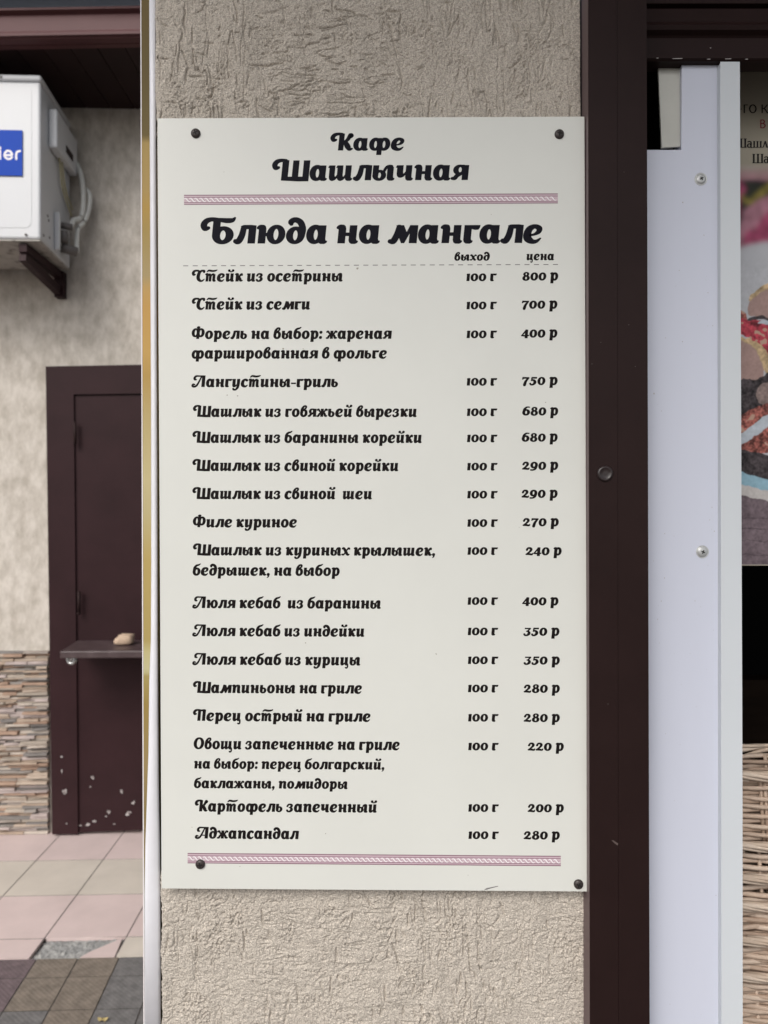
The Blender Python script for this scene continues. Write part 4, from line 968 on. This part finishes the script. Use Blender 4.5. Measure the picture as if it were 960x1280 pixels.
SER = {'-': (.3, [B(0, .62, .22, .70)]), 'Г': (.72, [B(.04, 0, .20, 1.4), B(.04, 1.28, .68, 1.4)]), 'О': (1.22, [O(.6, .7, .6, .72, .43, .56)]), 'К': (1.05, [B(.04, 0, .20, 1.4), S([(.95, 1.36, .11), (.55, .86, .15), (.16, .72, .15)]), S([(.36, .78, .15), (.62, .56, .16), (1.0, .02, .16)])]),
       'В': (.95, [B(.04, 0, .18, 1.4), S([(.1, 1.33, .16), (.5, 1.33, .16), (.7, 1.08, .15), (.5, .78, .15), (.1, .75, .15)]), S([(.1, .75, .15), (.55, .75, .16), (.82, .4, .16), (.55, .07, .16), (.1, .07, .16)])]),
       'Ш': (1.62, [B(.08, 0, .3, 1.4), B(.72, 0, .94, 1.4), B(1.34, 0, 1.56, 1.4), B(0, 0, 1.62, .1), B(0, 1.3, .4, 1.4), B(.62, 1.3, 1.02, 1.4), B(1.24, 1.3, 1.62, 1.4)]),
       'а': (.84, [O(.34, .32, .34, .34, .16, .22), S([(.14, .88, .15), (.38, .96, .15), (.6, .8, .18), (.62, .1, .18), (.8, .03, .08)])]),
       'ш': (1.3, [B(.06, 0, .24, 1.0), B(.56, 0, .74, 1.0), B(1.06, 0, 1.24, 1.0), B(0, 0, 1.3, .09), B(0, .92, .3, 1.0), B(.5, .92, .8, 1.0), B(1.0, .92, 1.3, 1.0)]),
       'л': (.95, [S([(.04, .06, .1), (.18, .2, .1), (.42, .95, .15)]), G([(.36, 1), (.54, 1), (.86, .0), (.62, 0)])]), 'ы': (1.2, [B(.05, 0, .23, 1), O(.4, .3, .32, .32, .15, .2), B(.92, 0, 1.1, 1)]), 'к': (.9, [B(.05, 0, .23, 1), S([(.8, .94, .15), (.24, .5, .15)]), S([(.4, .6, .16), (.84, .03, .16)])]), ' ': (.4, [])}
def on_poster(X_, Y_, y): p = P(X_, Y_, QD); p.y -= .0022 + y; return p
def on_poster2(X_, Y_, y): p = P(X_, Y_, QD); p.y -= .0003 + y; return p
for (t, x0, sz, yb, mi, kx) in (('-ГО К', 925.5, 7.6, 141.5, 2, None), ('В', 950.0, 7.6, 160.4, 3, None), ('Шашлык', 919.5, 8.2, 184.8, 2, None), ('Шашлык', 940.5, 8.2, 204, 2, None)):
    mb = MB(); lay(mb, t, x0, None, lambda X_, yb=yb: yb, sz, on_poster2, SER, 0, .10 if sz > 8 else .2, mi, bold=.03); mb.build('lettering', pc, pt)

# wicker baskets
M_wick = island_mat('wicker', [(.40, .285, .205), (.50, .37, .275), (.34, .225, .15), (.56, .44, .345), (.44, .32, .23)], .55, .4, 240)
M_rim = island_mat('wicker_rim', [(.52, .41, .32), (.62, .51, .41), (.46, .35, .26), (.58, .47, .37)], .55, .3, 240)
YS = .17
def ell(r, a, z, o=0.0):          # point on the oval outline, o metres outward
    nx, ny = YS * math.cos(a), math.sin(a); l = math.hypot(nx, ny)
    return (r * math.cos(a) + o * nx / l, YS * r * math.sin(a) + o * ny / l, z)
def basket_meshes(rt, rb, H_, open_weave, seed, nring=None, amp=.0035):
    rnd = random.Random(seed); body = MB(); rim = MB()
    NS = 150; nst = 30
    n = nring or int(H_ / .0093)
    a0, a1 = math.radians(120), math.radians(345)
    for k in range(n):
        z = .004 + (H_ - .012) * k / (n - 1); r = rb + (rt - rb) * z / H_
        pts = []; ph = k * math.pi + rnd.uniform(-.25, .25); tilt = rnd.uniform(-.0015, .0015)
        for i in range(NS):
            a = 2 * math.pi * i / NS
            pts.append(ell(r, a, z + tilt * math.sin(3 * a) + .0012 * math.sin(9 * a + k), amp * math.sin(nst / 2 * a + ph)))
        body.tube(pts, .0033 if open_weave else .0036, 6, 0, True)
    for s in range(nst):
        a = 2 * math.pi * (s + .5) / nst
        for off in (-.012, .012) if open_weave else (0,):
            body.tube([ell(rb, a + off, 0), ell(rt, a + off, H_ - .004)], .0026, 6, 0)
    # rope-like rim: slanting strands laid side by side
    for s in range(46):
        a_s = 2 * math.pi * s / 46; pts = []; rs = []
        for i in range(10):
            t = i / 9.0; a = a_s + t * .52; oo = .009 + .006 * math.sin(math.pi * t)
            pts.append(ell(rt, a, H_ + .004 - .013 * t + .004 * math.sin(math.pi * t), oo)); rs.append(.0034 * (1 - .5 * abs(2 * t - 1) ** 3))
        rim.tube(pts, rs, 6, 0)
    bt = MB(); bt.add([ell(rb * .98, 2 * math.pi * k / 40, .003) for k in range(40)], [tuple(range(40))])
    return body.mesh('body', M_wick, True), rim.mesh('rim', M_rim, True), bt.mesh('bottom', M_wick)
bxy = (.62, 1.03)
def basket(z, meshes, label, rot):
    t = thing('wicker_basket', (bxy[0], bxy[1], z), label, 'basket', 'stacked wicker baskets'); t.location.x += .03 * math.sin(rot * 7)
    for nme, me_ in zip(('body', 'rim', 'bottom'), meshes):
        o = bpy.data.objects.new(nme, me_); COL.objects.link(o); o.parent = t
RT = .285
front = bxy[1] - RT
zz = lambda py: P(0, py, .985).z
low = basket_meshes(RT, .25, .17, False, 1); topb = basket_meshes(RT - .005, .262, .105, True, 2, 15)
names = ['openly woven wicker basket sitting on top of the basket stack', 'wicker basket directly below the openly woven top one in the stack', 'wicker basket third from the top in the stack', 'wicker basket fourth from the top in the stack, with a thick braided rim', 'wicker basket fifth from the top in the stack, just above the lowest one', 'lowest wicker basket of the stack, darker gaps showing in its side']
rims = [959, 1046, 1085, 1121, 1162, 1208]
for i, py in enumerate(rims):
    if i == 0: basket(zz(py) - .113, topb, names[0], .1)
    else: basket(zz(py) - .178, low, names[i], .37 * i)
zbase = zz(rims[-1]) - .178
bn = thing('display_bench', (.7, 1.2, 0), 'dark low bench under the wicker basket stack', 'bench')
m = MB(); m.box(.30, 1.00, .965, 1.30, zbase - .04, zbase - .001); m.build('top', M_cab, bn, bevel=.003)
for (a_, b_) in ((.32, .98), (.93, .98), (.32, 1.24), (.93, 1.24)):
    m = MB(); m.box(a_, a_ + .05, b_, b_ + .05, 0, zbase - .041); m.build('leg', M_cab, bn)

# ------------------------------------------------------------------ unseen overhang, added above the pillar to shade the top of the wall
ov = thing('shade_overhang', (.6, .6, 2.62), 'unseen brown overhang added above the pillar and window to shade the sign', 'roof')
m = MB(); m.box(-.80, 2.4, -.52, 1.7, 2.82, 2.88); m.build('shade_slab', M_soffit, ov)
